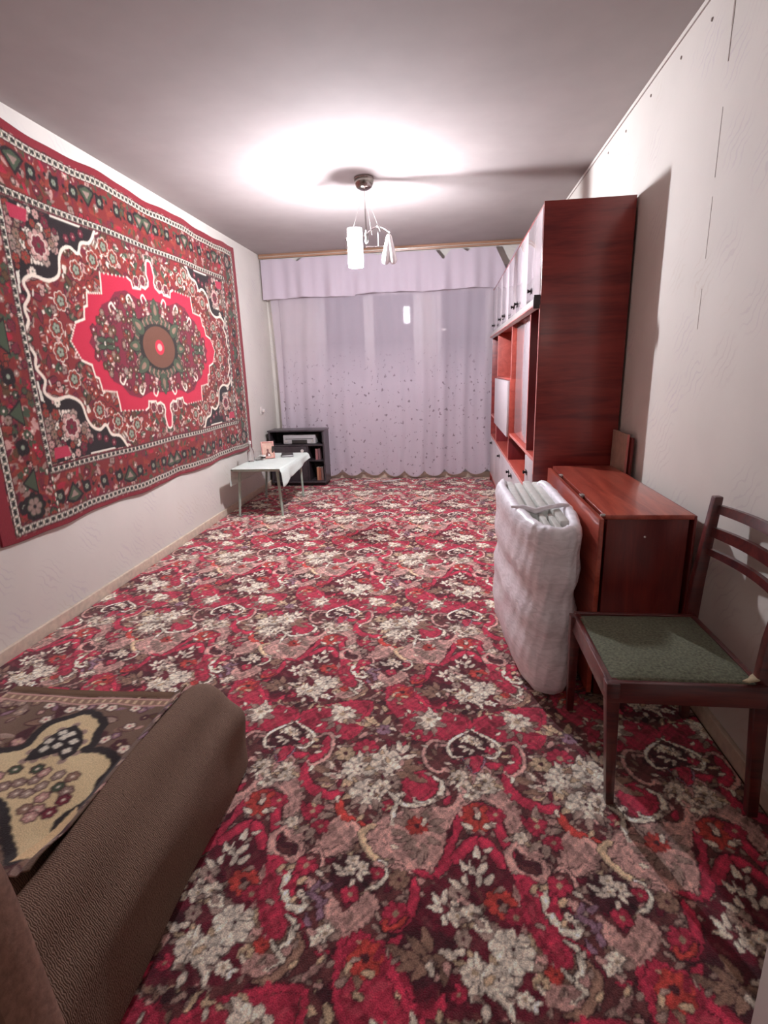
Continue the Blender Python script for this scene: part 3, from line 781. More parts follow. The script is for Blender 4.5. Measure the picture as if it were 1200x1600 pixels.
    cv.flower(1.40, .80, .075, P_('k'), 8, None, P_('q')); cv.flower(1.40, .80, .045, P_('n'), 6, P_('G'), P_('k'))
    for (gw, gh, wd) in ((iw, ih, .036), (ow - .05, oh - .05, .042)):
        rg = np.maximum(X - gw, Y - gh); inb = (rg > 0) & (rg < wd)
        cv.a[inb] = P_('w'); cv.a[(np.abs(rg) < .004) | (np.abs(rg - wd) < .004)] = P_('v') * .6
        n = int(gw / .042)
        for k in range(n + 2):
            x = k * .042
            if x < gw + wd: cv.flower(x, gh + wd / 2, .016, P_('k'), 5, None, None, k, .55)
            if x < gh + wd: cv.flower(gw + wd / 2, x, .016, P_('k'), 5, None, None, k, .55)
            for xx, yy in ((x + .021, gh + wd / 2), (gw + wd / 2, x + .021)): cv.leaf(xx, yy, .014, 90 if yy > gh else 0, P_('c'), P_('G'), .5, False)
    rg = np.maximum(X - ow + .003, Y - oh + .003); cv.a[rg > 0] = lin((140, 34, 46))
    cv.a *= .82
    return cv
rugc = paint_rug()
def make_wall_rug():
    ys = np.arange(RY0, RY1 + .001, .0052); zs = np.arange(RZ0, RZ1 + .001, .0052)
    Y, Z = np.meshgrid(ys, zs, indexing='ij')
    col = rugc.sample(np.abs(Y - RC[0]), np.abs(Z - RC[1]))
    e = (Y - RY0) / (RY1 - RY0)
    edge = .012 * np.sin(e * 21) * ((Z - RC[1]) / .95) ** 3 + .005 * np.sin(e * 57) * ((Z - RC[1]) / .95) ** 5
    wav = .006 * np.sin(Y * 8) * np.abs((Z - RC[1]) / .95) ** 2
    P = np.stack([XL + .020 + wav, Y, Z + edge * .6], -1)
    return grid('wall_rug', P, M_rug, col=col, solid=.012)
tag(make_wall_rug(), 'large red patterned rug with a scarlet medallion hung on the left wall', 'rug')

# ---------------------------------------------------------------- curtain, valance, pelmet rail
def fold(x): return .010 * np.sin(x * 19 + 1.9 * np.sin(x * 3.1)) + .004 * np.sin(x * 47 + 2) + .014 * np.sin(x * 7 + 1)
def make_curtain():
    xs = np.linspace(-1.99, .60, 620); t = np.linspace(0, 1, 70)
    X, T = np.meshgrid(xs, t, indexing='ij')
    hem = .035 + .085 * (1 - np.abs(np.sin((X + .03) * math.pi / .245)) ** .6) + .01 * np.sin(X * 4)
    Z = 2.28 + (hem - 2.28) * T
    Yv = YB - .105 + fold(X + .06 * np.sin(T * 3) * np.sin(X * 3)) * (.7 + .5 * T)
    XX = X + .015 * np.sin(T * 4 + X * 3) + (.055 * T * ((X < -1.9) * 1.0)) 
    return grid('sheer_curtain', np.stack([XX, Yv, Z], -1), M_tulle, smooth=True)
tag(make_curtain(), 'long white sheer curtain with scalloped hem across the far window', 'curtain')
def make_valance(x0, x1, ph, n, name):
    xs = np.linspace(x0, x1, n); t = np.linspace(0, 1, 24); X, T = np.meshgrid(xs, t, indexing='ij')
    top = np.full_like(X, 2.446)
    for c, w_, d in ((-.05, .08, .095), (.20, .05, .028), (.60, .11, .22), (-.74, .05, .015), (-1.62, .06, .03)): top -= d * np.clip(1 - np.abs(X - c) / w_, 0, 1)
    if x1 > .5: top -= np.clip((X - .72) / .10, 0, 1) * .10
    bot = 2.045 + .006 * np.sin(X * 7 + ph) + .012 * (X > -1.0)
    Z = top + (bot - top) * T
    Yv = YB - .168 + (.016 * np.sin(X * 17 + ph) + .009 * np.sin(X * 41)) * (.35 + T)
    return grid(name, np.stack([X, Yv, Z], -1), M_val)
tag(make_valance(-2.03, .72, 0, 420, 'valance'), 'plain white gathered valance hanging above the sheer curtain', 'valance')
pr = thing('curtain_rail', 'brown curtain rail fixed under the ceiling above the valance', 'curtain rail', (-.56, YB - .14, 2.47))
MB().box(XL + .005, XR - .005, YB - .19, YB - .09, 2.468, 2.499, .004).build('rail_board', M_cornice, pr)
MB().box(XL + .01, XR - .01, YB - .196, YB - .19, 2.452, 2.499, .002).build('front_strip', M_cornice, pr)
MB().box(XL + .01, XR - .01, YB - .2, YB - .196, 2.470, 2.476, .001).build('gold_line', M_alu, pr)

# ---------------------------------------------------------------- ceiling lamp
LX, LY = -.56, 3.964
lamp = thing('ceiling_lamp', 'three-shade chrome ceiling lamp with one glowing cylinder shade', 'ceiling lamp', (LX, LY, ZC))
MB().lathe([(0, -.001), (.066, -.001), (.067, -.010), (.064, -.014), (.066, -.020), (.062, -.040), (.050, -.062), (.030, -.074), (0, -.078)], (LX, LY, ZC)).build('canopy', M_steel, lamp)
MB().tube([(LX, LY, ZC - .074), (LX + .004, LY, 2.14)], .0035, 8).tube([(LX + .002, LY, 2.31), (LX + .004, LY, 2.14)], .006, 8).build('rod', M_chrome, lamp)
MB().lathe([(0, .03), (.010, .025), (.014, .01), (.010, -.01), (.014, -.03), (.008, -.045), (0, -.05)], (LX + .004, LY, 2.14), 16).build('hub', M_chrome, lamp)
for k, (dx, dy) in enumerate(((-.055, -.03), (.02, .06), (.06, -.02))):
    MB().tube([(LX, LY, ZC - .07), (LX + dx * 1.7, LY + dy, 2.16)], .0006, 6).build('suspension_wire', M_wire, lamp)
for z in (2.155, 2.075):
    MB().tube([(LX + .02 + .165 * (t - .12), LY + .02 * math.sin(t * 3), z + (.045 * math.sin(t * math.pi) if z > 2.1 else 0)) for t in (q / 12 for q in range(13))], .0045, 8).build('arm', M_chrome, lamp)
MB().tube([(LX - .125, LY - .02, 2.125), (LX - .07, LY, 2.14), (LX, LY, 2.14)], .005, 8).build('arm', M_chrome, lamp)
MB().tube([(LX + .085, LY, 2.19), (LX + .085, LY, 2.075)], .003, 6).build('tie_rod', M_chrome, lamp)
for x, z in ((LX + .085, 2.20), (LX - .135, 2.13)): MB().lathe([(0, .012), (.009, .008), (.012, 0), (.009, -.008), (0, -.012)], (x, LY, z), 12).build('ball_finial', M_chrome, lamp)
def emit(name, st): 
    mt, nt, b = nodes(name); b.inputs['Base Color'].default_value = (.9, .88, .88, 1)
    b.inputs['Emission Color'].default_value = (*LAMP_COL, 1); b.inputs['Emission Strength'].default_value = st; return mt, nt, b
def shade_mat():
    mt, nt, b = emit('lit_frosted_glass', SHADE_GLOW); t = N(nt, 'ShaderNodeBsdfTransparent'); x = N(nt, 'ShaderNodeMixShader'); x.inputs[0].default_value = .45
    nt.links.new(t.outputs[0], x.inputs[1]); nt.links.new(b.outputs[0], x.inputs[2]); nt.links.new(x.outputs[0], nt.nodes['Material Output'].inputs[0]); return mt
SX, SZ0, SZ1, SR = -.632, 1.945, 2.185, .05
sh = MB().lathe([(SR, 0), (SR + .001, .02), (SR, .24)], (SX, LY - .03, SZ0), 40).build('lamp_shade', shade_mat(), lamp, label='glowing cylinder shade')
MB().lathe([(.012, 0), (.015, .01), (.015, .11), (.012, .12)], (SX, LY - .03, 1.975), 14).build('bulb', emit('bulb_glow', TUBE_GLOW)[0], sh)
MB().lathe([(0, .03), (.014, .03), (.020, .012), (.044, -.006), (.044, -.012), (.014, -.014), (.014, -.034), (0, -.034)], (SX, LY - .03, 2.13), 16).build('lamp_holder_baffle', M_chrome, lamp)  # holder with a wide cup added to block the bulb's upward light
MB().tube([(SX + .016, LY - .03, 2.135), (LX, LY, 2.14)], .004, 8).build('arm', M_chrome, lamp)
for x0, x1 in ((LX + .158, LX + .128), (LX + .160, LX + .188)):
    T = Matrix.Translation((x0, LY, 2.135)) @ Matrix.Rotation(math.atan2(x0 - x1, .18) , 4, 'Y')
    MB().lathe([(0, .012), (.012, .008), (.018, -.01), (.022, -.06), (.027, -.12), (.028, -.155), (.022, -.172), (.012, -.18), (0, -.182)], (0, 0, 0), 28, T).build('lamp_shade', M_bulbglass, lamp, label='unlit slender opal glass shade')

# ---------------------------------------------------------------- wall unit along the right wall
UX, UY0, UY1, UZ = .473, 2.99, 6.04, 2.03
un = thing('wall_unit', 'tall dark red wall unit with glossy white doors along the right wall', 'wall unit', ((UX + XR) / 2, (UY0 + UY1) / 2, 0))
XB = XR - .012
o = MB().box(UX, XB, UY0, UY0 + .018, 0, UZ, .0015).build('side_panel', M_unit, un); o2 = MB().box(UX, XB, UY1 - .018, UY1, 0, UZ, .0015).build('side_panel', M_unit, un)
MB().box(UX - .002, UX, UY0, UY0 + .018, .66, 1.55).build('edge_band', M_edge, o, smooth=False)
MB().box(UX + .003, XB, UY0 + .018, UY1 - .018, UZ - .018, UZ - .002, .0015).build('top_panel', M_unit, un)
MB().box(XB - .006, XB, UY0 + .018, UY1 - .018, .06, UZ - .02).build('back_panel', M_unit_in, un, smooth=False)
MB().box(UX + .02, UX + .04, UY0 + .018, UY1 - .018, 0, .08).build('plinth', M_unit, un, smooth=False)
def shelf(y0, y1, z, th=.018, x0=UX + .004, mat=M_unit_in):
    s = MB().box(x0, XB - .006, y0, y1, z - th, z, .001).build('shelf', mat, un)
    MB().box(x0 - .003, x0, y0, y1, z - th, z).build('edge_band', M_edge, s, smooth=False)
def part(y, z0, z1, mat=M_unit_in, th=.018, x0=UX + .004):
    s = MB().box(x0, XB - .006, y, y + th, z0, z1, .001).build('partition', mat, un)
    MB().box(x0 - .003, x0, y, y + th, z0, z1).build('edge_band', M_edge, s, smooth=False)
shelf(UY0 + .018, UY1 - .018, 1.575)
shelf(UY0 + .018, UY1 - .018, .745)
shelf(3.335, UY1 - .018, .525)
shelf(UY0 + .018, UY1 - .018, .10)
part(3.315, .748, 1.557, M_red_in); part(4.23, .748, 1.557); part(5.38, .748, 1.557)
part(3.315, .10, .727, M_red_in); part(4.29, .525, .727, M_red_in); part(5.40, .525, .727, M_red_in); part(4.72, .10, .507)
# upper doors, each pair with bow-shaped knobs beside the joint
def knob(x, y, z, parent):
    k = MB().lathe([(0, 0), (.007, 0), (.006, -.012), (.011, -.018), (.010, -.024), (0, -.026)], (x, y, z), 14, Matrix.Rotation(math.pi / 2, 4, 'Y'))
    for s in (-1, 1): k.prism([(0, -.004), (.018, -.016), (.026, -.006), (.02, 0), (.026, .006), (.018, .016), (0, .004)], .003, Matrix.Translation((x - .003, y, z)) @ Matrix.Rotation(math.pi / 2 * s, 4, 'X') @ Matrix.Rotation(-math.pi / 2, 4, 'Y'))
    return k.build('knob', M_knob, parent)
ub = [UY0 + .018, 3.50, 4.02, 4.52, 5.02, 5.52, UY1 - .018]
ky = [3.30, 3.93, 4.12, 4.80, 5.12, 5.84]
for k in range(6):
    d = MB().box(UX - .002, UX + .016, ub[k] + .002, ub[k + 1] - .002, 1.605, UZ - .022, .0015).build('upper_door', M_gloss, un)
    knob(UX - .002, ky[k], 1.655, d)
for k in range(1, 6):
    if k % 2 == 0: MB().box(UX + .018, XB - .006, ub[k] - .009, ub[k] + .009, 1.58, UZ - .02).build('partition', M_unit_in, un, smooth=False)
# pale metal cornice strip under the upper doors
cr = MB().prism([(0, 0), (-.028, .010), (-.030, .018), (-.026, .050), (0, .058)], UY1 - UY0 - .03, Matrix(((1, 0, 0, UX + .002), (0, 0, 1, UY0 + .022), (0, 1, 0, 1.538), (0, 0, 0, 1)))).build('cornice_strip', M_alu, un, smooth=False)
MB().box(UX - .034, UX + .004, UY0 + .004, UY0 + .022, 1.534, 1.600, .002).build('end_cap', M_black, cr)
MB().box(UX - .0305, UX - .026, UY0 + .03, UY1 - .02, 1.546, 1.551).build('cornice_line', M_edge, cr, smooth=False)
# white sliding door, its rail and the drop-front cabinet
MB().box(UX + .034, UX + .046, 3.336, 4.205, .750, 1.550, .002).build('sliding_door', M_gloss, un)
MB().box(UX - .022, UX - .004, 4.24, 5.37, .715, 1.140, .002).build('drop_door', M_white, un)
bx = MB().box(UX - .004, UX + .30, 4.222, 4.248, .70, 1.150, .002).box(UX - .004, UX + .30, 5.375, 5.395, .72, 1.150, .002).box(UX - .004, UX + .30, 4.248, 5.375, 1.142, 1.158, .002)
bx.build('drop_cabinet', M_unit_in, un)
# drawer at the near end, cupboard doors below
d = MB().box(UX - .002, UX + .016, UY0 + .022, 3.312, .42, .722, .0015).build('drawer_front', M_white, un); knob(UX - .002, 3.22, .63, d)
d = MB().box(UX - .002, UX + .016, UY0 + .022, 3.312, .105, .415, .0015).build('lower_door', M_white, un); knob(UX - .002, 3.25, .38, d)
lb = [3.335, 4.06, 4.72, 5.36, UY1 - .02]
for k in range(4):
    d = MB().box(UX - .002, UX + .016, lb[k] + .002, lb[k + 1] - .002, .105, .503, .0015).build('lower_door', M_white, un)
    knob(UX - .002, (3.98, 4.14, 4.92, 5.80)[k], .455, d)

# ---------------------------------------------------------------- spare boards leaning on the wall behind the table
for k, (y0, y1, x, z1, lb_) in enumerate(((2.735, 2.975, .884, .905, 'beige spare board leaning on the right wall, nearest the table'), (2.71, 2.95, .900, .890, 'dark-edged spare board leaning on the wall behind the beige board'))):
    bo = thing('spare_board', lb_, 'board', (x, (y0 + y1) / 2, 0), 'spare boards leaning behind the table')
    Mx = Matrix.Translation((x, 0, z1)) @ Matrix.Rotation(math.radians(1.0), 4, 'Y')
    MB().box(-.005, .005, y0 + .002, y1, -z1 + .002, 0, .001, M=Mx).build('panel', M_board if k == 0 else M_table_side, bo)
    MB().box(-.0052, .0052, y0, y0 + .0025, -z1 + .002, 0, M=Mx).build('edge_band', M_edge if k == 0 else M_table_side, bo, smooth=False)

# ---------------------------------------------------------------- folded drop-leaf table
tb = thing('drop_leaf_table', 'folded drop-leaf table with a polished red-brown top beside the wall unit', 'table', (.70, 2.36, 0))
TX0, TX1, TY0, TY1, TZ = .553, .853, 1.885, 2.862, .73
MB().box(TX0, TX1, TY0, TY1, TZ - .018, TZ, .003).build('tabletop', M_table, tb)
for y in (TY0 + .012, TY1 - .03): 
    e = MB().box(TX0 + .012, TX1 - .012, y, y + .018, 0, TZ - .018, .001).build('end_panel', M_table_side, tb)
MB().lathe([(0, 0), (.004, 0), (.003, .003), (0, .003)], (.698, TY0 + .012, .645), 10, Matrix.Rotation(math.pi / 2, 4, 'X')).build('screw_cap', M_wire, tb)
MB().box(TX0 + .03, TX0 + .045, TY0 + .03, TY1 - .03, .12, TZ - .02).build('side_panel', M_table_side, tb, smooth=False)
MB().box(TX1 - .045, TX1 - .03, TY0 + .03, TY1 - .03, .12, TZ - .02).build('side_panel', M_table_side, tb, smooth=False)
lf = MB().box(.524, .542, TY0 - .035, TY1 - .02, .035, TZ - .006, .003).build('leaf', M_table, tb)
MB().box(TX1 + .004, TX1 + .014, TY0 + .01, 2.68, .10, TZ - .006, .003).build('leaf', M_table_side, tb)
for y in (2.20, 2.62): MB().tube([(.547, y - .018, TZ - .006), (.547, y + .018, TZ - .006)], .003, 8).box(.540, .556, y - .016, y + .016, TZ - .004, TZ + .0008).build('hinge', M_alu, tb)
MB().box(.540, .556, TY0 + .002, TY0 + .014, TZ - .006, TZ + .001, .001).build('hinge', M_alu, tb)

# ---------------------------------------------------------------- folded guest bed wrapped in film
fb = thing('folding_bed', 'folded guest bed wrapped in white plastic film standing beside the table', 'folding bed', (.37, 2.27, 0))
def bed_ring(grow, z, n=120, tw=0.0):
    """rounded footprint of the wrapped bundle (wider at the far end)"""
    cx, cy, hx, hy = .376, 2.255, .130, .425
    out = []
    for k in range(n):
        a = 2 * math.pi * k / n; ca, sa = math.cos(a), math.sin(a); e = 2.0 / (4.2 if sa > 0 else 2.9)
        x = math.copysign(abs(ca) ** e, ca); y = math.copysign(abs(sa) ** e, sa)
        wx_ = hx * (1 + .10 * y); out.append((cx + x * (wx_ + grow) - .018 * y, cy + y * (hy + grow)))
    return out
def bed_shell():
    prof = [(-.055, 0.004), (-.022, .02), (-.006, .06), (0.0, .12)] + [(.004 * math.sin(i * 1.3) - (.010 if 6 < i < 10 else 0), .12 + i * .035) for i in range(1, 16)] + [(.0, .672), (-.008, .692), (-.022, .702), (-.038, .701), (-.048, .692), (-.052, .64), (-.053, .55)]
    P = []
    for k, (g, z) in enumerate(prof):
        ring = bed_ring(g, z); row = []
        for i, (x, y) in enumerate(ring):
            a = i / 120 * 2 * math.pi
            wr_ = (.0035 * math.sin(a * 9 + z * 14) + .003 * math.sin(a * 23 - z * 31) + .002 * math.sin(a * 41 + z * 55)) * (1 if .03 < z else .3)
            dx, dy = x - .376, y - 2.255; l = math.hypot(dx, dy); lift = -.010 * math.cos(a - 4.7) * (z > .6); op = min(1, max(0, (y - 2.60) / .03)) * min(1, max(0, (.088 - abs(x - .368)) / .012)); zz = z - op * max(0, z - .50)
            row.append((x + dx / l * wr_, y + dy / l * wr_, max(zz + lift + .002 * math.sin(a * 13), .003)))
        P.append(row)
    P = np.array(P).transpose(1, 0, 2)
    return grid('wrapped_mattress', P, M_film, fb, closed=True)
bed_shell()
MB().prism(bed_ring(-.05, 0, 60), .02, Matrix.Translation((0, 0, .545))).build('inner_fabric', M_greyd, fb, smooth=False)
for x, y0, y1, z in ((.304, 2.03, 2.665, .690), (.346, 2.13, 2.650, .686), (.388, 2.13, 2.660, .694), (.322, 1.93, 2.06, .672), (.431, 1.95, 2.655, .690)):
    MB().box(x - .0175, x + .0175, y0, y1, .566, z, .007, 2).build('folded_frame_section', M_slat, fb)
for x, y0, y1 in ((.365, 1.89, 2.09), (.400, 1.90, 2.09)):
    MB().box(x - .012, x + .012, y0, y1, .56, .68, .005, 2).build('folded_frame_section', M_slat, fb)
MB().tube([(.255, 2.12, .700), (.30, 2.10, .703), (.345, 2.085, .690), (.40, 2.10, .703), (.45, 2.13, .703), (.485, 2.14, .702)], [.005, .010, .013, .009, .010, .005], 10).build('film_twist', M_film, fb)

# ---------------------------------------------------------------- chair
ch = thing('wooden_chair', 'dark wooden chair with worn green seat and three curved back slats', 'chair', (.62, 1.52, 0))
SZ = .44
def leg(p0, p1, w0, w1):
    t = MB(); a, b_ = Vector(p0), Vector(p1); bmt = bmesh.new(); vs = []
    for p, w_ in ((a, w0), (b_, w1)): vs.append([bmt.verts.new((p.x + sx * w_ / 2, p.y + sy * w_ / 2, p.z)) for sx, sy in ((-1, -1), (1, -1), (1, 1), (-1, 1))])
    for k in range(4): bmt.faces.new((vs[0][k], vs[0][(k + 1) % 4], vs[1][(k + 1) % 4], vs[1][k]))
    bmt.faces.new(vs[0][::-1]); bmt.faces.new(vs[1]); bmesh.ops.recalc_face_normals(bmt, faces=bmt.faces[:])
    bmesh.ops.bevel(bmt, geom=bmt.edges[:], offset=.004, segments=2, profile=.5, affect='EDGES'); return t._in(bmt)
leg((.432, 1.300, SZ - .005), (.470, 1.350, 0), .036, .024).build('leg', M_chair, ch)
leg((.425, 1.690, SZ - .005), (.452, 1.790, 0), .036, .024).build('leg', M_chair, ch)
def rear(ys, y1, y2):
    pts = [(.850, ys, .002), (.815, y1, .42), (.822, y1, .55), (.852, y2, .83)]; wd = [.028, .040, .038, .026]; m_ = MB(); bmt = bmesh.new(); R_ = []
    for (x, y, z), w_ in zip(pts, wd): R_.append([bmt.verts.new((x + sx * w_ / 2, y + sy * .014, z)) for sx, sy in ((-1, -1), (1, -1), (1, 1), (-1, 1))])
    for a, b_ in zip(R_, R_[1:]):
        for k in range(4): bmt.faces.new((a[k], a[(k + 1) % 4], b_[(k + 1) % 4], b_[k]))
    bmt.faces.new(R_[0][::-1]); bmt.faces.new(R_[-1]); bmesh.ops.recalc_face_normals(bmt, faces=bmt.faces[:])
    bmesh.ops.bevel(bmt, geom=bmt.edges[:], offset=.004, segments=2, profile=.5, affect='EDGES'); return m_._in(bmt)
rear(1.335, 1.325, 1.315).build('rear_post', M_chair, ch)
rear(1.775, 1.745, 1.750).build('rear_post', M_chair, ch)
# seat rails
MB().box(.425, .815, 1.288, 1.306, SZ - .065, SZ - .004, .003).build('seat_rail', M_chair, ch)
MB().box(.425, .815, 1.700, 1.718, SZ - .065, SZ - .004, .003).build('seat_rail', M_chair, ch)
MB().box(.418, .436, 1.300, 1.700, SZ - .065, SZ - .004, .003).build('seat_rail', M_chair, ch)
MB().box(.795, .812, 1.320, 1.710, SZ - .065, SZ - .004, .003).build('seat_rail', M_chair, ch)
def seat_pad():
    n = 30; u = np.linspace(-1, 1, n); U, V = np.meshgrid(u, u, indexing='ij')
    X = .618 + U * .186; Y = 1.505 + V * (.196 + .004 * U); Z = SZ + .014 * (1 - U ** 6) * (1 - V ** 6) - .010 + .001 * np.sin(U * 9) * np.sin(V * 7)
    return grid('seat', np.stack([X, Y, Z], -1), M_seat, ch, solid=.02)
st = seat_pad()
MB().prism([(.770, 1.300), (.805, 1.312), (.802, 1.345), (.785, 1.330), (.775, 1.318), (.755, 1.306)], .006, Matrix.Translation((0, 0, SZ + .001)), .002).build('torn_corner', M_tear, st)
for z, h in ((.790, .030), (.715, .034), (.650, .022)):
    n = 18; ys = np.linspace(1.318, 1.748, n); m_ = MB(); xb = .815 + .037 * (z - .5) / .3
    R_ = []; bmt = bmesh.new()
    for y in ys:
        t = (y - 1.533) / .215; bow = .034 * (1 - t * t); hh = h * (1 - .12 * t * t)
        R_.append([bmt.verts.new((xb + bow + sx * .007 + .004 * (sz > 0), y, z + sz * hh / 2)) for sx, sz in ((-1, -1), (1, -1), (1, 1), (-1, 1))])
    for a, b_ in zip(R_, R_[1:]):
        for k in range(4): bmt.faces.new((a[k], a[(k + 1) % 4], b_[(k + 1) % 4], b_[k]))
    bmt.faces.new(R_[0][::-1]); bmt.faces.new(R_[-1]); bmesh.ops.recalc_face_normals(bmt, faces=bmt.faces[:])
    m_._in(bmt).build('back_slat', M_chair, ch)

# ---------------------------------------------------------------- low sofa bed, its back roll and the rug on it
so = thing('sofa', 'low sofa bed in ribbed brown fabric with a rounded bolster and end arm', 'sofa', (-1.05, .95, 0))
def bolster():
    prof = [(-.655, .0), (-.652, .05), (-.650, .12), (-.648, .180), (-.652, .205), (-.665, .222), (-.690, .236), (-.712, .256), (-.728, .282), (-.748, .300), (-.775, .309), (-.805, .306), (-.835, .292), (-.858, .265), (-.868, .22), (-.870, .10), (-.870, .0)]
    prof = np.array(prof); d = np.r_[0, np.cumsum(np.hypot(*np.diff(prof, axis=0).T))]; s = np.linspace(0, d[-1], 70)
    px, pz = np.interp(s, d, prof[:, 0]), np.interp(s, d, prof[:, 1])
    ker = np.ones(5) / 5; px = np.convolve(np.pad(px, 2, 'edge'), ker, 'valid'); pz = np.convolve(np.pad(pz, 2, 'edge'), ker, 'valid')
    ys = np.concatenate([np.linspace(.505, 1.36, 60), 1.36 + .075 * np.sin(np.linspace(.15, 1, 12) * math.pi / 2)])
    P = np.zeros((len(ys), 70, 3)); cx, cz = -.76, .12
    for i, y in enumerate(ys):
        t = max(0, (y - 1.36) / .075); sh = math.sqrt(max(0, 1 - t * t)) * .5 + .5 if t < .999 else .5
        k = 1 - (1 - sh) * .28
        sl = 1 - .035 * (1.36 - min(y, 1.36)) / .9 * 0
        P[i, :, 0] = cx + (px - cx) * k + .004 * np.sin(y * 11 + pz * 20); P[i, :, 1] = y; P[i, :, 2] = np.maximum(pz * (k * .6 + .4) + .004 * np.sin(y * 7) * (pz > .2), 0.002)
    o = grid('bolster', P, M_sofa, so)
    m_ = MB(); e = P[-1]; vs = [m_.b.verts.new(p) for p in e[::2]]; m_.b.faces.new(vs); m_.build('bolster_end', M_sofa, so)
    return o
bo = bolster()
for z in np.linspace(.05, .19, 9): MB().box(-.700, -.695, 1.4345, 1.4375, z, z + .007).build('seam_stitch', M_greyd, bo, smooth=False)
MB().box(-1.42, -.865, .505, 1.385, .03, .258, .035, 4).build('seat', M_sofa, so)
for x, y in ((-1.36, .58), (-1.36, 1.30), (-.93, .58), (-.93, 1.30)): MB().box(x - .025, x + .025, y - .025, y + .025, 0, .04, .003).build('foot', M_table_side, so)

arm = [(-1.46, .02), (-.530, .02), (-.545, .18), (-.557, .32), (-.568, .43), (-.576, .52), (-.586, .60), (-.600, .66), (-.640, .705), (-.700, .722), (-1.38, .722), (-1.44, .63), (-1.46, .56)]
MB().prism(arm, .075, Matrix(((1, 0, 0, 0), (0, 0, -1, .502), (0, 1, 0, 0), (0, 0, 0, 1))), .012).build('end_arm', M_sofa_arm, so)

def paint_sofa_rug():
    cv = Canvas(-1.72, .72, .90, .72, .003, lin((118, 92, 76))); R = np.random.default_rng(5)
    for k in range(420):
        x, y = -1.72 + R.random() * .9, .72 + R.random() * .72; c = 'btnpdgO'[R.integers(7)]; s = .009 + .013 * R.random()
        if k % 2: cv.flower(x, y, s, P_(c), int(R.integers(4, 7)), P_('d') if k % 3 else None, P_('y'), R.random() * 6)
        else: cv.leaf(x, y, s * 1.5, R.random() * 360, P_(c), P_('d') if k % 3 else None)
    for x, y in ((-1.232, 1.303), (-1.159, 1.297), (-1.130, 1.311), (-1.059, 1.31), (-1.022, 1.301), (-.952, 1.311), (-.955, 1.166), (-1.198, 1.242), (-.917, 1.225), (-.875, 1.129)): cv.flower(x, y, .017, P_('c'), 5, P_('d'), P_('r'))
    CR = [(-1.244,1.105),(-1.224,1.106),(-1.175,1.132),(-1.182,1.184),(-1.172,1.227),(-1.141,1.257),(-1.093,1.287),(-1.008,1.239),(-.998,1.198),(-.979,1.149),(-.989,1.124),(-.937,1.124),(-.875,1.092),(-.864,1.050),(-.868,1.021),(-.854,.984),(-.858,.943),(-.885,.898),(-.869,.853),(-.874,.810),(-.900,.777),(-.932,.805),(-.978,.844),(-1.039,.906),(-1.099,.937)]
    L_ = [(2 * -1.16 - x, y) for x, y in CR[3:8][::-1]]
    CR2 = CR + [(-1.16, .90), (-1.22, .94), (-1.30, .90), (-1.36, .96), (-1.38, 1.05), (-1.33, 1.12), (-1.28, 1.10)]
    cv.poly(CR2, lin((222, 200, 156)))
    q = cv.smooth_path(CR2 + [CR2[0]], 10)
    for k, (x, y) in enumerate(q): cv.disc(x, y, .008 + .006 * abs(math.sin(k * .8)), P_('k'))
    bud = [(-1.128,1.072),(-1.137,1.108),(-1.128,1.162),(-1.113,1.199),(-1.085,1.223),(-1.043,1.194),(-1.015,1.156),(-1.003,1.109),(-1.019,1.077),(-1.055,1.105),(-1.081,1.094),(-1.103,1.079)]
    for a in bud: cv.disc(*a, .012, P_('n'))
    cv.poly([(-.905, .775), (-.850, .79), (-.842, .90), (-.872, .935), (-.885, .86)], lin((226, 196, 150))); cv.poly(bud, P_('k'))
    for x, y in ((-1.113,1.149),(-1.080,1.166),(-1.075,1.132),(-1.105,1.119),(-1.035,1.116),(-1.042,1.154),(-1.070,1.182),(-1.098,1.185)): cv.flower(x, y, .014, P_('w'), 4, None, None, x * 50)
    for k, (x, y) in enumerate(((-1.057,.964),(-1.027,.966),(-.979,.955),(-.960,.987),(-.930,.975),(-.992,.917),(-.963,.919),(-.929,.915),(-1.046,1.013),(-.989,1.025),(-1.04,1.038),(-1.124,1.04),(-1.107,.983),(-.946,1.021),(-.964,.898),(-.92,.952),(-1.08,1.0),(-1.01,.99),(-1.15,1.01),(-1.07,1.05),(-1.13,.96))):
        cv.flower(x, y, .017, P_('ngtGnbtv'[k % 8]), 6, P_('d'), P_('c'), k)
    X, Y = np.meshgrid(cv.x0 + np.arange(cv.nx) * cv.res, cv.y0 + np.arange(cv.ny) * cv.res, indexing='ij')
    b_ = (Y > 1.325) & (Y < 1.352); cv.a[b_] = P_('b'); cv.a[(np.abs(Y - 1.325) < .004) | (np.abs(Y - 1.355) < .004)] = P_('t')
    cv.a[(Y > 1.329) & (Y < 1.350) & ((X * 38) % 1 < .35)] = P_('y'); cv.a[Y > 1.362] = P_('O')
    bb = (X < -1.52) & (X > -1.56); cv.a[bb] = P_('y'); cv.a[(X < -1.60)] = P_('k')
    return cv
sr = paint_sofa_rug()
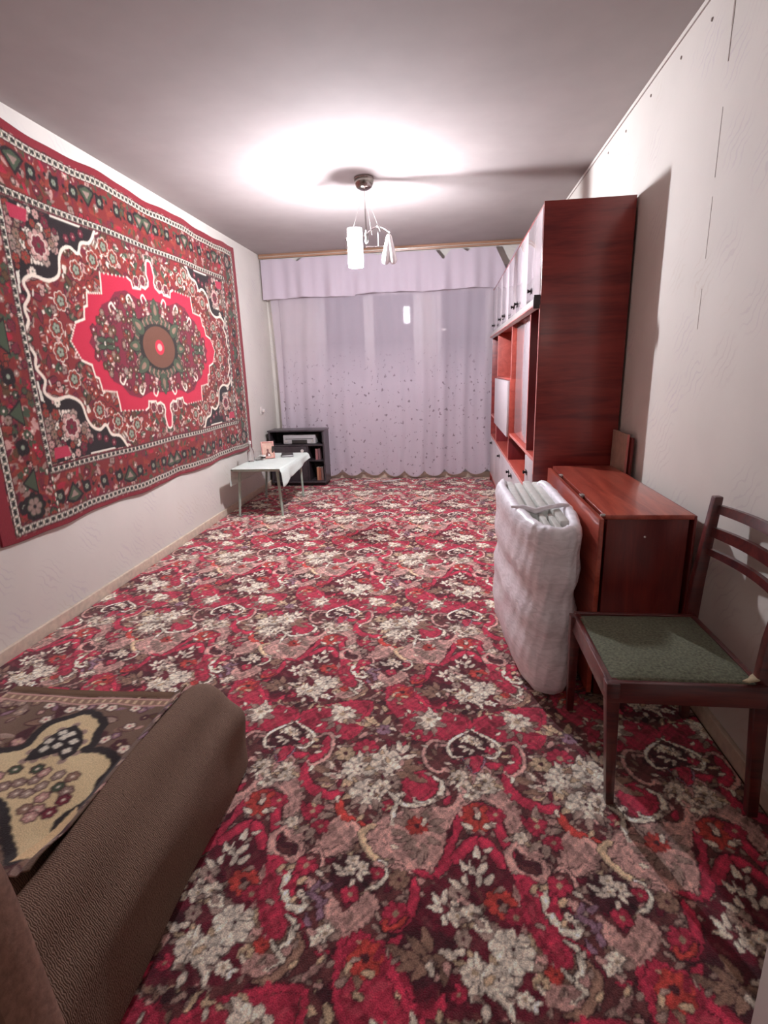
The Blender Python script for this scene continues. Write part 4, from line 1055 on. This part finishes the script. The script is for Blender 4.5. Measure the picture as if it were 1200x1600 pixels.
def make_sofa_rug():
    us = np.linspace(-1.70, -.828, 240); vs = np.linspace(.74, 1.425, 200); U, V = np.meshgrid(us, vs, indexing='ij')
    X, Y, Z = U.copy(), V.copy(), np.full_like(U, .272)
    over = np.clip(-1.425 - U, 0, None); X = np.where(over > 0, -1.432 - .05 * over - .02 * np.sin(V * 16) * np.minimum(over * 8, 1), X); Z -= np.minimum(over, 2) * .95
    far = np.clip(V - 1.372, 0, None); Y = np.where(far > 0, 1.396 + .1 * far, Y); Z -= far * .95
    Z += (.004 * np.sin(U * 31 + V * 9) * np.sin(V * 23) + .003 * np.sin(U * 12)) * (over == 0)
    bz = np.interp(U, [-.93, -.885, -.868, -.858, -.845, -.828], [.272, .272, .273, .280, .292, .301]); Z = np.where(U > -.93, np.maximum(Z, bz), Z)
    near = np.clip((.80 - V) / .06, 0, 1); Z += near * .012 * np.sin(U * 18)
    cr = np.clip((U + .93) / .08, 0, 1) * np.clip((.85 - V) / .08, 0, 1); Z += cr * .02
    return grid('sofa_rug', np.stack([X, Y, Z], -1), M_rug, col=sr.sample(U, V), solid=.003)
tag(make_sofa_rug(), 'small brown and cream patterned rug spread over the sofa seat', 'rug')

# ---------------------------------------------------------------- low table with cloth, and what stands on it
TT = .445
st_ = thing('side_table', 'low mint-legged table under a white cloth by the left wall', 'table', (-1.68, 4.88, 0))
MB().box(-1.895, -1.465, 4.42, 5.33, TT - .022, TT - .002, .003).build('tabletop', M_mint, st_)
for (x0, y0, x1, y1) in ((-1.855, 4.50, -1.898, 4.56 - .06), (-1.51, 4.50, -1.490, 4.50), (-1.855, 5.24, -1.893, 5.22), (-1.51, 5.24, -1.505, 5.27)):
    MB().tube([(x0, y0, TT - .02), (x1, y1, 0)], [.014, .011], 12).build('leg', M_mint, st_)
def make_cloth():
    us = np.linspace(-.17, .43 + .16, 64); vs = np.linspace(0, .95, 70); U, V = np.meshgrid(us, vs, indexing='ij')
    x0, x1, y0 = -1.905, -1.458, 4.41
    X = x0 + np.clip(U, 0, .447); Y = y0 + np.clip(V, 0, .93); Z = np.full_like(U, TT + .003)
    L_ = np.clip(-U, 0, None); R_ = np.clip(U - .447, 0, None) / .143
    dropR = (.165 - .10 * (V / .93)) * (1 - .18 * np.sin(V * 9) ** 2)
    X = X - .014 * np.minimum(L_ * 10, 1) * (1 + .6 * np.sin(V * 22)) + np.minimum(R_ * 4, 1) * (.012 + .014 * (1 + np.sin(V * 15)) * R_)
    Z = Z - L_ * (.95) - R_ * dropR
    Z += .0015 * np.sin(V * 40) * np.sin(U * 30)
    Y = Y + .02 * R_ * np.sin(V * 12) + (V > .93) * .01
    return grid('tablecloth', np.stack([X, Y, Z], -1), M_cloth, solid=.0025)
tag(make_cloth(), 'white cloth draped over the low table, corner hanging', 'tablecloth')
TZ_ = TT + .0065
# photo frame leaning back on its strut
ph = thing('photo_frame', 'pink framed picture standing on the white tablecloth', 'picture frame', (-1.70, 4.98, TZ_))
FM = Matrix.Translation((-1.735, 4.955, TZ_ + .002)) @ Matrix.Rotation(math.radians(28), 4, 'Z') @ Matrix.Rotation(math.radians(-14), 4, 'X')
fr = MB()
fr.box(-.062, -.048, -.006, .006, 0, .165, .002, M=FM).box(.048, .062, -.006, .006, 0, .165, .002, M=FM).box(-.048, .048, -.006, .006, 0, .014, .002, M=FM).box(-.048, .048, -.006, .006, .151, .165, .002, M=FM)
fr.build('frame', plain('rose_frame', (190, 132, 120), .4), ph)
MB().box(-.048, .048, -.001, .003, .014, .151, M=FM).build('picture', plain('picture_print', (196, 158, 140), .35, var=.10, scale=24), ph, smooth=False)
MB().prism([(-.022, .022), (.024, .022), (.018, .05), (.006, .066), (.008, .085), (-.003, .095), (-.012, .085), (-.009, .064), (-.022, .045)], .0012, FM @ Matrix.Translation((0, -.002, 0)) @ Matrix.Rotation(math.pi / 2, 4, 'X')).build('picture_figure', plain('picture_dark', (112, 66, 60), .4), ph, smooth=False)
MB().prism([(-.006, .024), (.018, .024), (.014, .042), (0, .046)], .0012, FM @ Matrix.Translation((0, -.0034, 0)) @ Matrix.Rotation(math.pi / 2, 4, 'X')).build('picture_figure', M_wire, ph, smooth=False)
MB().box(-.012, .012, .0, .004, 0, .12, M=Matrix.Translation((-1.705, 5.000, TZ_ + .002)) @ Matrix.Rotation(math.radians(28), 4, 'Z') @ Matrix.Rotation(math.radians(16), 4, 'X')).build('strut', M_greyd, ph, smooth=False)
# glass bottle with a pale stopper
bt = thing('glass_bottle', 'clear glass bottle with pale stopper at the wall end of the table', 'bottle', (-1.855, 4.80, TZ_))
MB().lathe([(0, .001), (.030, .001), (.033, .01), (.033, .09), (.026, .115), (.012, .135), (.011, .165), (.008, .165), (.009, .134), (.023, .11), (.030, .088), (.030, .008), (0, .006)], (-1.855, 4.80, TZ_), 24).build('bottle_body', M_glass, bt)
MB().lathe([(0, .165), (.012, .165), (.013, .190), (.008, .196), (0, .196)], (-1.855, 4.80, TZ_), 16).build('stopper', M_wire, bt)
tg = MB().lathe([(0, .001), (.026, .001), (.032, .085), (.0305, .085), (.025, .006), (0, .005)], (-1.815, 4.87, TZ_), 24).build('glass_tumbler', M_glass); tag(tg, 'empty clear tumbler between the bottle and the picture frame', 'glass')
cu = thing('small_cup', 'small white cup with dark band in front of the picture frame', 'cup', (-1.765, 4.89, TZ_))
MB().lathe([(0, .001), (.017, .001), (.021, .045), (.019, .045), (.015, .006), (0, .005)], (-1.765, 4.89, TZ_), 20).build('cup_body', M_wire, cu)
MB().lathe([(.0190, .014), (.0198, .014), (.0210, .030), (.0202, .030), (.0190, .014)], (-1.765, 4.89, TZ_), 20).build('dark_band', M_greyd, cu)
bk = thing('dark_book', 'thin dark book lying on the tablecloth right of the picture', 'book', (-1.62, 5.16, TZ_))
BM = Matrix.Translation((-1.60, 5.13, TZ_)) @ Matrix.Rotation(math.radians(18), 4, 'Z')
MB().box(-.055, .055, -.08, .08, .001, .016, .001, M=BM).build('pages', M_grey, bk)
MB().box(-.057, .057, -.082, .082, .016, .019, .001, M=BM).box(-.057, .057, -.082, .082, 0, .0012, M=BM).box(-.058, -.055, -.082, .082, 0, .019, M=BM).build('cover', M_greyd, bk)

# ---------------------------------------------------------------- black cabinet in the far left corner
bc = thing('media_cabinet', 'black open-fronted media cabinet in the far left corner', 'cabinet', (-1.69, 5.92, 0))
B0, B1, BY0, BY1, BZ = -2.00, -1.37, 5.76, 6.02, .635
MB().box(B0 - .008, B1 + .010, BY0 - .01, BY1, BZ - .018, BZ, .003).build('top_panel', M_black, bc)
for x in (B0, B1 - .018): 
    MB().prism([(BY0, .05), (BY1, .05), (BY1, BZ - .018), (BY0, BZ - .018), (BY0, .50), (BY0 + .015, .47), (BY0 + .015, .10)], .018, Matrix(((0, 0, 1, x), (1, 0, 0, 0), (0, 1, 0, 0), (0, 0, 0, 1)))).build('side_panel', M_black, bc, smooth=False)
MB().box(B0 + .018, B1 - .018, BY1 - .008, BY1, .05, BZ - .018).build('back_panel', M_blackin, bc, smooth=False)
MB().box(B0 + .018, B1 - .018, BY0 + .012, BY1 - .008, .455, .473, .001).build('shelf', M_black, bc)
MB().box(B0, B1 + .004, BY0, BY1, .035, .055, .002).build('base_board', M_black, bc)
MB().box(B0 + .02, B1 - .02, BY0 + .03, BY1, 0, .035).build('plinth', M_blackin, bc, smooth=False)
MB().box(-1.575, -1.557, BY0 + .015, BY1 - .008, .055, .455, .001).build('partition', M_black, bc)
MB().box(-1.557, B1 - .018, BY0 + .03, BY1 - .008, .278, .292, .001).build('shelf', M_black, bc)
dd = MB().box(B0 + .020, -1.577, BY0 + .014, BY0 + .030, .058, .452, .002).build('cabinet_door', M_black, bc)
MB().lathe([(0, 0), (.008, 0), (.010, .010), (.018, .016), (.018, .024), (0, .028)], (-1.622, BY0 + .014, .405), 16, Matrix.Rotation(math.pi / 2, 4, 'X')).build('knob', M_wire, dd, label='round white knob')
vc = thing('disc_player', 'light grey disc player in the upper bay of the black cabinet', 'disc player', (-1.66, 5.86, .473))
MB().box(-1.845, -1.475, BY0 + .045, BY1 - .02, .478, .578, .005).build('body', M_grey, vc)
MB().box(-1.745, -1.570, BY0 + .036, BY0 + .045, .480, .522, .002).build('tray_door', M_greyd, vc)
MB().box(-1.820, -1.500, BY0 + .043, BY0 + .045, .530, .536).build('trim_line', M_greyd, vc, smooth=False)
for x in (-1.81, -1.51): MB().lathe([(0, 0), (.014, 0), (.012, .008), (0, .008)], (x, BY0 + .045, .505), 14, Matrix.Rotation(math.pi / 2, 4, 'X')).build('dial', M_alu, vc)
for x in (-1.80, -1.52): MB().box(x - .015, x + .015, BY0 + .07, BY0 + .10, .473, .478).build('foot', M_greyd, vc, smooth=False)
def book(x, y, z, wd, dp, h, col, label):
    b_ = thing('book', label, 'book', (x + wd / 2, y + dp / 2, z), 'books in the side shelves of the black cabinet')
    MB().box(x + .002, x + wd - .002, y + .003, y + dp - .002, z + .002, z + h - .003).build('pages', M_wire, b_, smooth=False)
    m_ = plain('book_cover', col, .6)
    MB().box(x, x + .002, y, y + dp, z, z + h).box(x + wd - .002, x + wd, y, y + dp, z, z + h).box(x, x + wd, y, y + .002, z, z + h, .0005).build('cover', m_, b_, smooth=False)
book(-1.490, BY0 + .06, .2925, .030, .13, .125, (150, 100, 100), 'dull pink book standing left on the upper side shelf of the cabinet')
book(-1.458, BY0 + .06, .2925, .026, .13, .130, (112, 80, 84), 'mauve book standing on the upper side shelf nearest the cabinet side')
book(-1.485, BY0 + .06, .0555, .024, .13, .150, (176, 120, 92), 'tan book standing left on the lowest side shelf of the cabinet')
book(-1.459, BY0 + .06, .0555, .022, .13, .145, (150, 84, 66), 'rust brown book in the middle of the lowest side shelf')
book(-1.435, BY0 + .06, .0555, .026, .13, .150, (120, 90, 84), 'grey-brown book on the lowest side shelf nearest the cabinet side')

# ---------------------------------------------------------------- socket on the left wall, loose cable by the window
sk = thing('wall_socket', 'white wall socket beside the lower corner of the hung rug', 'socket', (XL, 5.74, .86))
MB().box(XL + .0005, XL + .012, 5.70, 5.78, .82, .90, .004).build('plate', M_wire, sk)
for y in (5.73, 5.75): MB().lathe([(0, 0), (.004, 0), (.004, .002), (0, .002)], (XL + .012, y, .86), 8, Matrix.Rotation(math.pi / 2, 4, 'Y')).build('socket_hole', M_greyd, sk)
MB().box(XL + .012, XL + .045, 5.722, 5.758, .842, .878, .006).build('plug', M_wire, sk)
cb = MB().tube([(-.98, 6.02, .006), (-.80, 5.98, .006), (-.66, 6.03, .006), (-.55, 6.08, .006), (-.62, 6.0, .006), (-.75, 5.94, .006)], .004, 8).build('loose_cable', M_wire)
tag(cb, 'short white cable lying on the carpet under the curtain hem', 'cable')
